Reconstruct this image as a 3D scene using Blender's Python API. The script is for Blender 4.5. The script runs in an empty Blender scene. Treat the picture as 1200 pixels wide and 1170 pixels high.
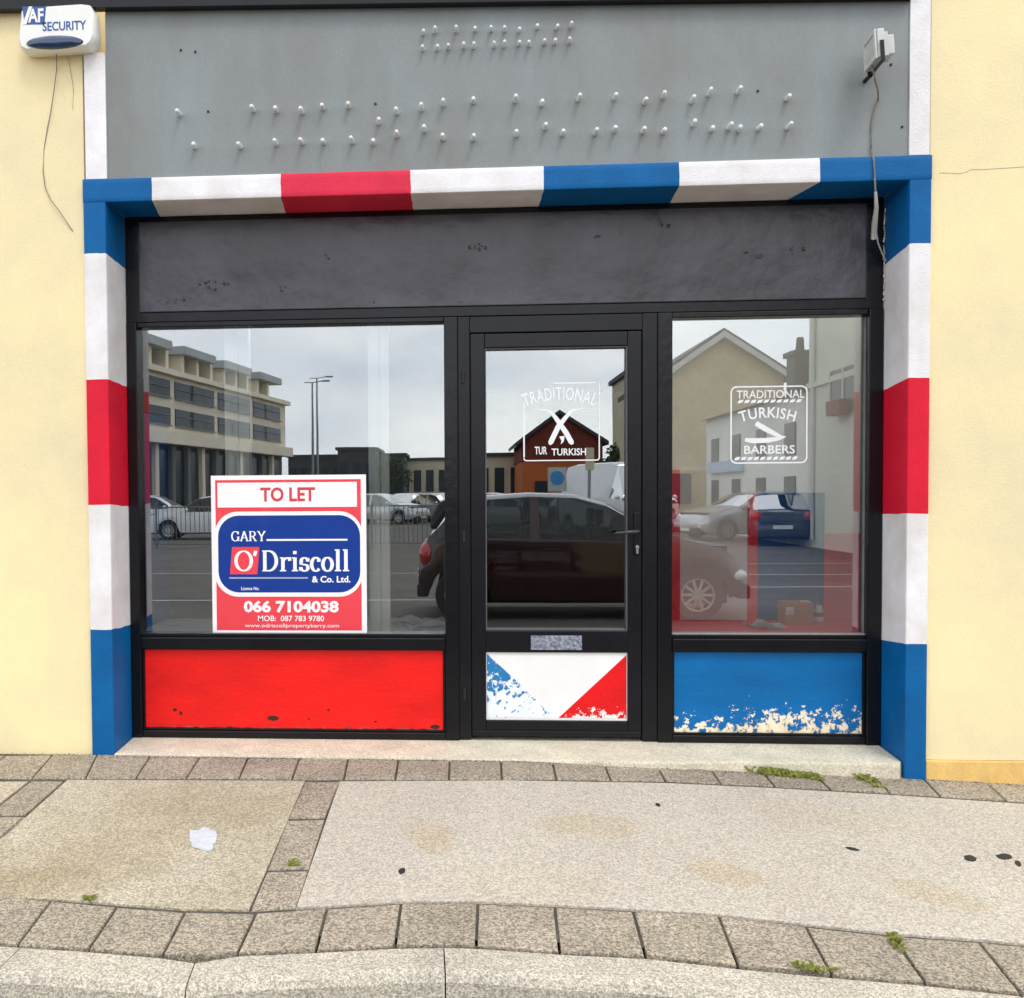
import bpy, bmesh, math, random
from mathutils import Vector, Matrix, noise as mnoise
random.seed(7)
S = bpy.context.scene
COL = S.collection

# ------------------------------------------------------------------ camera
F_PX, PPX, PPY, W_PX, H_PX = 1150.0, 463.08, 612.99, 1200.0, 1170.0
YAW, PITCH, ROLL = 0.0674727, -0.0302420, -0.0070415
CAM = Vector((0.0, -4.7, 1.5))
_f = Vector((-math.sin(YAW)*math.cos(PITCH), math.cos(YAW)*math.cos(PITCH), math.sin(PITCH)))
_r = _f.cross(Vector((0, 0, 1))).normalized(); _u = _r.cross(_f)
_c, _s = math.cos(ROLL), math.sin(ROLL)
RIGHT, UP, FWD = _c*_r + _s*_u, -_s*_r + _c*_u, _f
cd = bpy.data.cameras.new('camera'); cam = bpy.data.objects.new('camera', cd); COL.objects.link(cam)
cam.matrix_world = Matrix(((RIGHT.x, UP.x, -FWD.x, CAM.x), (RIGHT.y, UP.y, -FWD.y, CAM.y), (RIGHT.z, UP.z, -FWD.z, CAM.z), (0, 0, 0, 1)))
cd.sensor_fit = 'HORIZONTAL'; cd.sensor_width = 36; cd.lens = 36*F_PX/W_PX
cd.shift_x = (W_PX/2-PPX)/W_PX; cd.shift_y = (PPY-H_PX/2)/W_PX
cd.clip_start = 0.05; cd.clip_end = 2000
S.camera = cam

# ------------------------------------------------------------------ sky, sun, exposure
SKY_K = 19.0                     # brightness of the cloud cover
SUN_EL, SUN_AZ = math.radians(56), math.radians(152)     # azimuth from +Y, clockwise
w = bpy.data.worlds.new("World"); S.world = w; w.use_nodes = True
nt = w.node_tree; nt.nodes.clear()
def wn(t, **k):
    n = nt.nodes.new(t)
    for a, b in k.items(): setattr(n, a, b)
    return n
sky = wn('ShaderNodeTexSky', sky_type='NISHITA', sun_disc=False, sun_elevation=SUN_EL, sun_rotation=SUN_AZ)
tc = wn('ShaderNodeTexCoord'); mp = wn('ShaderNodeMapping'); mp.inputs['Scale'].default_value = (1.0, 1.0, 3.2)
nz = wn('ShaderNodeTexNoise'); nz.inputs['Scale'].default_value = 3.2; nz.inputs['Detail'].default_value = 9; nz.inputs['Roughness'].default_value = .52
cr = wn('ShaderNodeValToRGB'); cr.color_ramp.elements[0].position = .34; cr.color_ramp.elements[0].color = (.60, .66, .76, 1)
cr.color_ramp.elements[1].position = .66; cr.color_ramp.elements[1].color = (1, 1, 1, 1)
sc = wn('ShaderNodeVectorMath', operation='SCALE'); sc.inputs['Scale'].default_value = 17.0
mx = wn('ShaderNodeMix', data_type='RGBA'); mx.inputs['Factor'].default_value = .88
bg = wn('ShaderNodeBackground'); bg.inputs['Strength'].default_value = .1
ow = wn('ShaderNodeOutputWorld')
L_ = nt.links.new
L_(tc.outputs['Generated'], mp.inputs['Vector']); L_(mp.outputs['Vector'], nz.inputs['Vector']); L_(nz.outputs['Fac'], cr.inputs['Fac'])
sp_ = wn('ShaderNodeSeparateXYZ'); rg = wn('ShaderNodeMapRange'); rg.inputs['From Min'].default_value = .12; rg.inputs['From Max'].default_value = .5
rg.inputs['To Min'].default_value = SKY_K*1.12; rg.inputs['To Max'].default_value = SKY_K; rg.interpolation_type = 'SMOOTHSTEP'
L_(tc.outputs['Generated'], sp_.inputs[0]); L_(sp_.outputs['Z'], rg.inputs['Value']); L_(rg.outputs['Result'], sc.inputs['Scale'])
L_(cr.outputs['Color'], sc.inputs[0]); L_(sky.outputs['Color'], mx.inputs['A']); L_(sc.outputs['Vector'], mx.inputs['B'])
L_(mx.outputs['Result'], bg.inputs['Color']); L_(bg.outputs['Background'], ow.inputs['Surface'])
sl = bpy.data.lights.new('sun', 'SUN'); sl.energy = 0.9; sl.angle = math.radians(16); sl.color = (1, .95, .87)
so = bpy.data.objects.new('sun', sl); COL.objects.link(so)
sd = Vector((math.sin(SUN_AZ)*math.cos(SUN_EL), math.cos(SUN_AZ)*math.cos(SUN_EL), math.sin(SUN_EL)))
so.rotation_euler = sd.to_track_quat('Z', 'Y').to_euler(); so.location = (3, -8, 12)
S.view_settings.view_transform = 'Standard'; S.view_settings.look = 'None'
S.view_settings.exposure = 0.36; S.view_settings.gamma = 1
S.cycles.max_bounces = 8; S.cycles.glossy_bounces = 4; S.cycles.transparent_max_bounces = 12
S.cycles.caustics_reflective = False; S.cycles.caustics_refractive = False

# ------------------------------------------------------------------ geometry of the place
REC = 0.27                       # depth of the recessed shopfront
GLY = 0.315                      # glass plane
def ray(px, py): return ((px-PPX)/F_PX)*RIGHT - ((py-PPY)/F_PX)*UP + FWD
def wp(px, py, y):               # a point of the facade plane at depth y
    d = ray(px, py); return CAM + d*((y-CAM.y)/d.y)
def gz(x, y):                    # pavement height: falls to the road, and down to the right
    b = 0.222 - 0.040*max(0.0, min(x, 3.2)-0.25)
    return b + 0.05*max(min(y, 0.3), -3.0)
def G(px, py):
    d = ray(px, py); lo, hi = 0.5, 12.0
    for _ in range(50):
        m = (lo+hi)/2; p = CAM+d*m
        if p.z > gz(p.x, p.y): lo = m
        else: hi = m
    return CAM + d*lo
def mir(px, dist):               # where a thing seen mirrored in the glass really stands (x, y)
    d = ray(px, 568); v = CAM + d*(dist/d.y); return v.x, 2*GLY - v.y
def mz(py, dist): return 1.5 + (578-py)*dist/F_PX

# ------------------------------------------------------------------ materials
def lin(r, g, b):
    f = lambda c: c/12.92 if c <= .04045 else ((c+.055)/1.055)**2.4
    return (f(r/255), f(g/255), f(b/255))
MATS = {}
def surf(name, col, rough=.6, var=.12, vscale=4., bump=0., bscale=60., speck=0., sscale=250., metal=0., spec=.5, stretch=(1, 1, 1), tint=None, coat=0.):
    m = bpy.data.materials.new(name); m.use_nodes = True; t = m.node_tree; N, L = t.nodes, t.links.new
    b = N['Principled BSDF']; b.inputs['Roughness'].default_value = rough; b.inputs['Metallic'].default_value = metal
    b.inputs['Specular IOR Level'].default_value = spec; b.inputs['Coat Weight'].default_value = coat; b.inputs['Coat Roughness'].default_value = .03
    c = N.new('ShaderNodeTexCoord'); mp = N.new('ShaderNodeMapping'); mp.inputs['Scale'].default_value = stretch
    L(c.outputs['Object'], mp.inputs['Vector'])
    n = N.new('ShaderNodeTexNoise'); n.inputs['Scale'].default_value = vscale; n.inputs['Detail'].default_value = 6; n.inputs['Roughness'].default_value = .62
    L(mp.outputs['Vector'], n.inputs['Vector'])
    r = N.new('ShaderNodeValToRGB'); r.color_ramp.elements[0].position = .3; r.color_ramp.elements[1].position = .7
    k2 = tint or col
    r.color_ramp.elements[0].color = tuple(x*(1-var) for x in k2)+(1,)
    r.color_ramp.elements[1].color = tuple(min(1, x*(1+var*.5)) for x in col)+(1,)
    L(n.outputs['Fac'], r.inputs['Fac']); out = r.outputs['Color']
    if speck:
        n2 = N.new('ShaderNodeTexVoronoi'); n2.inputs['Scale'].default_value = sscale
        L(c.outputs['Object'], n2.inputs['Vector'])
        r2 = N.new('ShaderNodeValToRGB'); r2.color_ramp.elements[0].position = .12; r2.color_ramp.elements[1].position = .92
        r2.color_ramp.elements[0].color = (1-speck,)*3+(1,); r2.color_ramp.elements[1].color = (1+speck*.75,)*3+(1,)
        sv = N.new('ShaderNodeSeparateColor'); L(n2.outputs['Color'], sv.inputs[0]); L(sv.outputs[0], r2.inputs['Fac'])
        mm = N.new('ShaderNodeMix'); mm.data_type = 'RGBA'; mm.blend_type = 'MULTIPLY'; mm.inputs['Factor'].default_value = 1; mm.clamp_result = False
        L(out, mm.inputs['A']); L(r2.outputs['Color'], mm.inputs['B']); out = mm.outputs['Result']
    L(out, b.inputs['Base Color'])
    if bump:
        n3 = N.new('ShaderNodeTexNoise'); n3.inputs['Scale'].default_value = bscale; n3.inputs['Detail'].default_value = 4
        L(mp.outputs['Vector'], n3.inputs['Vector'])
        bp = N.new('ShaderNodeBump'); bp.inputs['Strength'].default_value = bump; bp.inputs['Distance'].default_value = .01
        L(n3.outputs['Fac'], bp.inputs['Height']); L(bp.outputs['Normal'], b.inputs['Normal'])
    MATS[name] = m; return m
def worn(name, col, under, rough, spots, edge, escale=22., dark=None):
    """paint flaked along its lower edge (edge = height of the flaked band, 0-1) with scattered chips"""
    m = surf(name, col, rough=rough, var=.2, vscale=2.2, bump=.2, bscale=24, spec=.3, stretch=(1, 1, 2.5))
    t = m.node_tree; N, L = t.nodes, t.links.new; b = N['Principled BSDF']
    src = b.inputs['Base Color'].links[0].from_socket
    c = N.new('ShaderNodeTexCoord'); sep = N.new('ShaderNodeSeparateXYZ'); L(c.outputs['Generated'], sep.inputs[0])
    n = N.new('ShaderNodeTexNoise'); n.inputs['Scale'].default_value = escale; n.inputs['Detail'].default_value = 7; n.inputs['Roughness'].default_value = .7
    L(c.outputs['Object'], n.inputs['Vector'])
    n4 = N.new('ShaderNodeTexNoise'); n4.inputs['Scale'].default_value = 4.5; n4.inputs['Detail'].default_value = 2; L(c.outputs['Object'], n4.inputs['Vector'])
    def math_(op, a, b_):
        k = N.new('ShaderNodeMath'); k.operation = op
        for i, v in enumerate((a, b_)):
            if isinstance(v, (int, float)): k.inputs[i].default_value = v
            else: L(v, k.inputs[i])
        return k.outputs[0]
    h = math_('DIVIDE', sep.outputs['Z'], edge)                       # 0 at the bottom, 1 at the band's top
    lift = math_('MULTIPLY', math_('SUBTRACT', n4.outputs['Fac'], .5), 1.2)
    v = math_('ADD', math_('SUBTRACT', n.outputs['Fac'], math_('MULTIPLY', h, .32)), math_('MULTIPLY', lift, .22))
    nch = N.new('ShaderNodeTexNoise'); nch.inputs['Scale'].default_value = 70; nch.inputs['Detail'].default_value = 3; L(c.outputs['Object'], nch.inputs['Vector'])
    chip = math_('GREATER_THAN', math_('SUBTRACT', nch.outputs['Fac'], math_('MULTIPLY', h, .035)), .70)
    k1 = math_('MAXIMUM', math_('GREATER_THAN', v, .42), chip)
    mxx = N.new('ShaderNodeMix'); mxx.data_type = 'RGBA'; L(k1, mxx.inputs['Factor']); L(src, mxx.inputs['A'])
    ur = N.new('ShaderNodeValToRGB'); ur.color_ramp.elements[0].position = .4; ur.color_ramp.elements[0].color = under[0]+(1,)
    ur.color_ramp.elements[1].position = .6; ur.color_ramp.elements[1].color = under[1]+(1,)
    n5 = N.new('ShaderNodeTexNoise'); n5.inputs['Scale'].default_value = 30; n5.inputs['Detail'].default_value = 4; L(c.outputs['Object'], n5.inputs['Vector'])
    L(n5.outputs['Fac'], ur.inputs['Fac']); L(ur.outputs['Color'], mxx.inputs['B']); out = mxx.outputs['Result']
    L(out, b.inputs['Base Color'])
    return m
WHITE = lin(238, 236, 240); BLUE = lin(0, 96, 158); RED = lin(222, 22, 52); CREAM = lin(243, 222, 168)
m_cream = surf('cream_render', lin(244, 225, 172), .85, .13, 1.1, .16, 90, .035, 300, tint=lin(240, 224, 184))
m_ochre = surf('ochre_plinth', lin(232, 192, 116), .85, .2, 9, .2, 120, .08, 300)
m_white = surf('white_masonry_paint', WHITE, .6, .12, 4, .25, 120, .03, 300, tint=lin(230, 224, 220))
m_blue = surf('blue_masonry_paint', BLUE, .55, .2, 4, .25, 120, .05, 250, spec=.22)
m_red = surf('red_masonry_paint', RED, .55, .16, 4, .25, 120, .04, 250, spec=.25)
m_fascia = surf('grey_board', lin(132, 140, 142), .62, .17, 1.1, .12, 30, .06, 260, stretch=(2.2, 2.2, .9), tint=lin(136, 136, 132))
m_black = surf('black_gloss_paint', (.006, .006, .008), .24, .3, 6, .14, 22, spec=.30)
m_black2 = surf('black_panel', (.052, .046, .060), .34, .5, 2.6, .9, 7, spec=.6)
m_alu = surf('door_frame_black', (.007, .007, .010), .28, .3, 8, .05, 30, spec=.30)
m_gasket = surf('gasket', (.006, .006, .007), .6, .1)
m_bare = surf('bare_alloy', (.42, .42, .43), .35, .1, metal=.8)
m_stone = surf('threshold_concrete', lin(216, 207, 184), .9, .2, 5, .3, 90, .2, 160)
m_slab = surf('concrete_slab_warm', lin(182, 172, 153), .92, .20, 2.4, .4, 160, .38, 170, tint=lin(186, 172, 144))
m_slab2 = surf('concrete_slab_pale', lin(190, 181, 166), .92, .14, 1.5, .4, 170, .30, 170, tint=lin(198, 187, 172))
def stain(m, spots, col):
    t = m.node_tree; N, L = t.nodes, t.links.new; b = N['Principled BSDF']; src = b.inputs['Base Color'].links[0].from_socket
    c = N.new('ShaderNodeTexCoord'); n = N.new('ShaderNodeTexNoise'); n.inputs['Scale'].default_value = 14; n.inputs['Detail'].default_value = 4; L(c.outputs['Object'], n.inputs['Vector'])
    for (x, y, rx, ry, a, k) in spots:
        mp = N.new('ShaderNodeMapping'); mp.vector_type = 'TEXTURE'; mp.inputs['Location'].default_value = (x, y, 0); mp.inputs['Rotation'].default_value = (0, 0, a); mp.inputs['Scale'].default_value = (rx, ry, 50)
        L(c.outputs['Object'], mp.inputs['Vector']); ln = N.new('ShaderNodeVectorMath'); ln.operation = 'LENGTH'; L(mp.outputs['Vector'], ln.inputs[0])
        ad_ = N.new('ShaderNodeMath'); ad_.operation = 'ADD'; L(ln.outputs['Value'], ad_.inputs[0]); L(n.outputs['Fac'], ad_.inputs[1])
        mr = N.new('ShaderNodeMapRange'); mr.interpolation_type = 'SMOOTHSTEP'; mr.inputs['From Min'].default_value = 1.6; mr.inputs['From Max'].default_value = 1.25; mr.inputs['To Max'].default_value = k; L(ad_.outputs[0], mr.inputs['Value'])
        mi = N.new('ShaderNodeMix'); mi.data_type = 'RGBA'; mi.blend_type = 'MULTIPLY'; L(mr.outputs['Result'], mi.inputs['Factor']); L(src, mi.inputs['A']); mi.inputs['B'].default_value = col+(1,); src = mi.outputs['Result']
    L(src, b.inputs['Base Color'])
def _st(px, py, rx, ry, a, k): p = G(px, py); return (p.x, p.y, rx, ry, a, k)
stain(m_slab2, [_st(505, 982, .10, .16, .2, .8), _st(690, 968, .20, .13, .1, .8), _st(850, 1024, .14, .11, -.4, .9), _st(1100, 1050, .16, .10, -.6, .8), _st(620, 1035, .3, .2, 0, .3), _st(980, 960, .35, .16, 0, .3)], (.95, .89, .77))
stain(m_slab, [_st(150, 1000, .3, .25, 0, .4), _st(300, 950, .22, .2, .4, .4), _st(60, 1035, .3, .12, 0, .5)], (.86, .82, .72))
m_pave = surf('paving_block', lin(164, 152, 133), .92, .24, 3.5, .5, 150, .50, 165)
m_pave2 = surf('paving_block_pinkish', lin(167, 154, 136), .92, .24, 4, .5, 150, .50, 165)
m_joint = surf('joint_sand', (.10, .088, .066), .95, .6, 9, .4, 80, .3, 200)
m_kerb = surf('kerb_granite', lin(192, 183, 166), .9, .2, 3, .4, 190, .40, 210)
m_road = surf('asphalt', (.118, .104, .090), .9, .3, .8, .4, 90, .4, 120)
m_line = surf('road_marking', (.42, .42, .40), .8, .3, 8)
m_green = surf('weed_leaf', (.34, .36, .08), .7, .5, 50)
m_leaf = surf('dark_stain', (.02, .018, .016), .7, .4, 30)
m_peg = surf('white_plastic', (.78, .78, .78), .4, .06)
m_cable = surf('grey_cable', (.22, .20, .17), .6, .3, 40)
m_cableb = surf('dark_cable', (.05, .05, .05), .6, .2)
m_vinyl = surf('white_vinyl', (.82, .83, .84), .5, .05, 12)
m_interior = surf('interior_plaster', lin(236, 234, 228), .8, .08, 2)
m_dark = surf('interior_dark', (.05, .05, .052), .8, .2, 2)
m_floor = surf('interior_floor', (.11, .08, .055), .6, .3, 2)
m_ledge = surf('grey_ledge', (.62, .63, .62), .5, .2, 5)
m_ired = surf('interior_red', (.86, .03, .06), .5, .06, 3)
m_iblue = surf('interior_blue', lin(8, 82, 150), .5, .06, 3)
m_card = surf('brown_cardboard', lin(186, 134, 84), .8, .1, 6)
m_paper = surf('paper', (.8, .8, .8), .7, .1, 20)
m_sred = surf('sign_red', lin(236, 62, 74), .4, .04, 10, coat=.6)
m_sblue = surf('sign_blue', lin(4, 54, 142), .45, .05, 10, coat=.35, spec=.25)
m_swhite = surf('sign_white', lin(246, 244, 245), .4, .03, 10, coat=.5)
m_sred2 = surf('sign_red_letter', lin(214, 60, 72), .5, .1, 60)
m_navy = surf('navy_lens', lin(10, 44, 84), .12, .2, 9, coat=.7)
m_ablue = surf('alarm_blue', lin(44, 84, 150), .5, .1, 30)
m_acover = surf('alarm_cover', lin(236, 234, 228), .35, .06, 8)
m_silver = surf('lamp_housing', lin(196, 197, 194), .45, .1, 14)
m_lens = surf('lamp_glass', (.55, .55, .5), .12, .2, 9)
m_riser_red = worn('red_stall_riser', lin(238, 26, 22), (lin(90, 40, 34), lin(200, 90, 70)), .42, 0, .05)
m_riser_blue = worn('blue_stall_riser', lin(0, 102, 166), (lin(226, 200, 142), lin(240, 228, 202)), .42, 0, .50, 30)
m_kred = worn('red_kick_paint', lin(234, 20, 26), (lin(240, 224, 220), lin(240, 236, 234)), .42, 0, .25)
m_kblue = worn('blue_kick_paint', lin(40, 128, 190), (lin(226, 234, 238), lin(236, 238, 238)), .42, 0, 1.7, 34)
# glass: a coated pane, part mirror and part clear
m_glass = bpy.data.materials.new('window_glass'); m_glass.use_nodes = True
t = m_glass.node_tree; t.nodes.clear()
gl = t.nodes.new('ShaderNodeBsdfGlossy'); gl.inputs['Roughness'].default_value = 0.0; gl.inputs['Color'].default_value = (.97, .99, 1, 1)
tr = t.nodes.new('ShaderNodeBsdfTransparent'); tr.inputs['Color'].default_value = (.96, .98, .97, 1)
lw = t.nodes.new('ShaderNodeFresnel'); lw.inputs['IOR'].default_value = 1.5
ad = t.nodes.new('ShaderNodeMath'); ad.operation = 'ADD'; ad.inputs[1].default_value = .16; ad.use_clamp = True
ms = t.nodes.new('ShaderNodeMixShader'); og = t.nodes.new('ShaderNodeOutputMaterial')
wnz = t.nodes.new('ShaderNodeTexNoise'); wnz.inputs['Scale'].default_value = 1.3; wtc = t.nodes.new('ShaderNodeTexCoord')
wbp = t.nodes.new('ShaderNodeBump'); wbp.inputs['Strength'].default_value = .012; wbp.inputs['Distance'].default_value = .02
t.links.new(wtc.outputs['Object'], wnz.inputs['Vector']); t.links.new(wnz.outputs['Fac'], wbp.inputs['Height']); t.links.new(wbp.outputs['Normal'], gl.inputs['Normal'])
t.links.new(lw.outputs[0], ad.inputs[0]); t.links.new(ad.outputs[0], ms.inputs[0]); t.links.new(tr.outputs[0], ms.inputs[1]); t.links.new(gl.outputs[0], ms.inputs[2]); t.links.new(ms.outputs[0], og.inputs['Surface'])

# ------------------------------------------------------------------ object helpers
def root_of(o):
    v = Vector((0, 0, 0))
    while o is not None: v = v + o.location; o = o.parent
    return v
def obj(name, bm, m, parent=None, base=None, smooth=False, label=None):
    """bm is in world metres; the object's origin is its parent's base (or base)"""
    off = root_of(parent) if parent else Vector(base or (0, 0, 0))
    bmesh.ops.translate(bm, verts=bm.verts, vec=-off)
    me = bpy.data.meshes.new(name); bm.normal_update(); bm.to_mesh(me); bm.free()
    for mm in (m if isinstance(m, (list, tuple)) else [m]): me.materials.append(mm)
    if smooth:
        for p in me.polygons: p.use_smooth = True
        try: me.set_sharp_from_angle(angle=math.radians(38))
        except Exception: pass
    o = bpy.data.objects.new(name, me); COL.objects.link(o)
    if parent: o.parent = parent
    else: o.location = off
    if label: o['label'] = label
    return o
def thing(name, label, cat, loc=(0, 0, 0), rz=0, group=None):
    o = bpy.data.objects.new(name, None); COL.objects.link(o); o.location = loc; o.rotation_euler = (0, 0, rz); o.empty_display_size = .1
    o['label'] = label; o['category'] = cat
    if group: o['group'] = group
    return o
def tag(o, label, cat, group=None):
    o['label'] = label; o['category'] = cat
    if group: o['group'] = group
    return o
def struct(name, bm, m, **k):
    o = obj(name, bm, m, **k); o['kind'] = 'structure'; return o
def dup(root, loc, rz, label=None, swap=None):
    def cp(o, par):
        c = o.copy(); COL.objects.link(c)
        if par: c.parent = par
        if swap and c.type == 'MESH':
            for a, b_ in swap.items():
                if any(s_.material == a for s_ in c.material_slots):
                    c.data = c.data.copy()
                    for i, mm in enumerate(c.data.materials):
                        if mm == a: c.data.materials[i] = b_
        for ch in o.children: cp(ch, c)
        return c
    r = cp(root, None); r.location = loc; r.rotation_euler = (0, 0, rz)
    if label: r['label'] = label
    return r
def NB(): return bmesh.new()
def box(bm, x0, x1, y0, y1, z0, z1, mi=0, bev=0):
    vs = [bm.verts.new((x, y, z)) for z in (z0, z1) for y in (y0, y1) for x in (x0, x1)]
    fs = [bm.faces.new([vs[i] for i in q]) for q in ((0, 2, 3, 1), (4, 5, 7, 6), (0, 1, 5, 4), (2, 6, 7, 3), (0, 4, 6, 2), (1, 3, 7, 5))]
    for f in fs: f.material_index = mi
    if bev:
        es = list({e for f in fs for e in f.edges})
        r = bmesh.ops.bevel(bm, geom=es, offset=bev, segments=2, profile=.6, affect='EDGES', material=-1)
        for f in r['faces']: f.material_index = mi
    return fs
def prism_y(bm, pts, y0, y1, mi=0):            # outline in x,z given depth in y (front at y0)
    a = [bm.verts.new((p[0], y0, p[1])) for p in pts]; b = [bm.verts.new((p[0], y1, p[1])) for p in pts]
    n = len(pts); fs = [bm.faces.new(a), bm.faces.new(list(reversed(b)))]
    for i in range(n): fs.append(bm.faces.new((a[i], b[i], b[(i+1) % n], a[(i+1) % n])))
    for f in fs: f.material_index = mi
    bmesh.ops.recalc_face_normals(bm, faces=fs)
    return fs
def prism_z(bm, top, thick, mi=0, bev=0):      # polygon given by 3-D top points, extruded down
    a = [bm.verts.new(p) for p in top]; b = [bm.verts.new((p[0], p[1], p[2]-thick)) for p in top]
    n = len(top); ft = bm.faces.new(a); fs = [ft, bm.faces.new(list(reversed(b)))]
    for i in range(n): fs.append(bm.faces.new((a[i], b[i], b[(i+1) % n], a[(i+1) % n])))
    for f in fs: f.material_index = mi
    bmesh.ops.recalc_face_normals(bm, faces=fs)
    if bev:
        r = bmesh.ops.bevel(bm, geom=list(ft.edges), offset=bev, segments=2, profile=.6, affect='EDGES', material=-1)
        for f in r['faces']: f.material_index = mi
def tube(bm, pts, r, n=8, cap=True, mi=0):
    pts = [Vector(p) for p in pts]; rings = []
    rr = r if isinstance(r, (list, tuple)) else [r]*len(pts)
    for i, p in enumerate(pts):
        d = (pts[min(i+1, len(pts)-1)]-pts[max(i-1, 0)]).normalized()
        a = d.cross(Vector((0, 0, 1)))
        if a.length < 1e-3: a = d.cross(Vector((1, 0, 0)))
        a.normalize(); b = d.cross(a)
        rings.append([bm.verts.new(p+rr[i]*(math.cos(2*math.pi*k/n)*a+math.sin(2*math.pi*k/n)*b)) for k in range(n)])
    fs = []
    for i in range(len(rings)-1):
        for k in range(n): fs.append(bm.faces.new((rings[i][k], rings[i][(k+1) % n], rings[i+1][(k+1) % n], rings[i+1][k])))
    if cap: fs += [bm.faces.new(list(reversed(rings[0]))), bm.faces.new(rings[-1])]
    for f in fs: f.material_index = mi
    bmesh.ops.recalc_face_normals(bm, faces=fs)
def frame_y(bm, x0, x1, z0, z1, wl, wr, wb, wt, y0, y1, mi=0, bev=.003):   # mitred-looking rectangular frame
    box(bm, x0, x0+wl, y0, y1, z0, z1, mi, bev); box(bm, x1-wr, x1, y0, y1, z0, z1, mi, bev)
    box(bm, x0+wl, x1-wr, y0+.001, y1-.001, z1-wt, z1-.0006, mi, bev); box(bm, x0+wl, x1-wr, y0+.001, y1-.001, z0+.0006, z0+wb, mi, bev)
def rrect(x0, x1, z0, z1, r, n=6):
    o = []
    for cx, cz, a0 in ((x1-r, z1-r, 0), (x0+r, z1-r, 90), (x0+r, z0+r, 180), (x1-r, z0+r, 270)):
        for k in range(n+1):
            a = math.radians(a0+90*k/n); o.append((cx+r*math.cos(a), cz+r*math.sin(a)))
    return o
def text_bm(bm, s, x0, x1, z0, z1, y, thick=.0012, bold=0., shear=0., warp=None, rot=0., fan=0.):
    cu = bpy.data.curves.new('t', 'FONT'); cu.body = s; cu.offset = bold; cu.shear = shear; cu.resolution_u = 3
    ob = bpy.data.objects.new('t', cu); COL.objects.link(ob)
    me = bpy.data.meshes.new_from_object(ob.evaluated_get(bpy.context.evaluated_depsgraph_get()))
    bpy.data.objects.remove(ob); bpy.data.curves.remove(cu)
    xs = [v.co.x for v in me.vertices]; ys = [v.co.y for v in me.vertices]
    ax, bx, ay, by = min(xs), max(xs), min(ys), max(ys)
    t = bmesh.new(); t.from_mesh(me); bpy.data.meshes.remove(me)
    r = bmesh.ops.extrude_face_region(t, geom=list(t.faces))
    top = [g for g in r['geom'] if isinstance(g, bmesh.types.BMVert)]
    for v in t.verts: v.co.z = 0
    for v in top: v.co.z = 1
    bmesh.ops.recalc_face_normals(t, faces=t.faces)
    for f in t.faces: f.smooth = False
    cx, cz = (x0+x1)/2, (z0+z1)/2
    for v in t.verts:
        u = (v.co.x-ax)/(bx-ax); q = (v.co.y-ay)/(by-ay)
        X = x0+u*(x1-x0); Z = z0+q*(z1-z0)
        if warp: X, Z = warp(u, q, X, Z)
        if rot: X, Z = cx+(X-cx)*math.cos(rot)-(Z-cz)*math.sin(rot), cz+(X-cx)*math.sin(rot)+(Z-cz)*math.cos(rot)
        v.co = (X, y-thick*v.co.z, Z)
    if fan:
        seen = set(); mid = (x0+x1)/2; wd = x1-x0
        for v in t.verts:
            if v in seen: continue
            st = [v]; isl = []; seen.add(v)
            while st:
                q = st.pop(); isl.append(q)
                for e in q.link_edges:
                    o = e.other_vert(q)
                    if o not in seen: seen.add(o); st.append(o)
            c = (min(q.co.x for q in isl)+max(q.co.x for q in isl))/2; u = (c-mid)/wd*2; a = -u*fan*2.2/wd*1.6; dz = fan*(.5-u*u)
            for q in isl:
                X, Z = q.co.x-c, q.co.z-z0; q.co.x = c+X*math.cos(a)-Z*math.sin(a); q.co.z = z0+dz+X*math.sin(a)+Z*math.cos(a)
    tm = bpy.data.meshes.new('t'); t.to_mesh(tm); t.free(); bm.from_mesh(tm); bpy.data.meshes.remove(tm)
# broad-nib pen for serif lettering: thick down-strokes, thin across, slab serifs
_pen = [0]
def stroke(bm, pts, thick, thin, y, mi=0, closed=False):
    _pen[0] += 1; yy = y-.00004*(_pen[0] % 9); n = len(pts); L, R = [], []
    for i, p in enumerate(pts):
        if closed: a, b = pts[(i-1) % n], pts[(i+1) % n]
        else: a, b = pts[max(i-1, 0)], pts[min(i+1, n-1)]
        dx, dz = b[0]-a[0], b[1]-a[1]; l = math.hypot(dx, dz) or 1
        wd = (thin+(thick-thin)*abs(dz/l)**1.3)/2
        L.append((p[0]-dz/l*wd, p[1]+dx/l*wd)); R.append((p[0]+dz/l*wd, p[1]-dx/l*wd))
    A = [bm.verts.new((q[0], yy, q[1])) for q in L]; B = [bm.verts.new((q[0], yy, q[1])) for q in R]
    for i in range(n if closed else n-1):
        j = (i+1) % n; f = bm.faces.new((A[i], B[i], B[j], A[j])); f.material_index = mi
        f.normal_update()
        if f.normal.y > 0: f.normal_flip()
def arc(cx, cz, rx, rz, a0, a1, n=18): return [(cx+rx*math.cos(math.radians(a0+(a1-a0)*k/n)), cz+rz*math.sin(math.radians(a0+(a1-a0)*k/n))) for k in range(n+1)]
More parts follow.
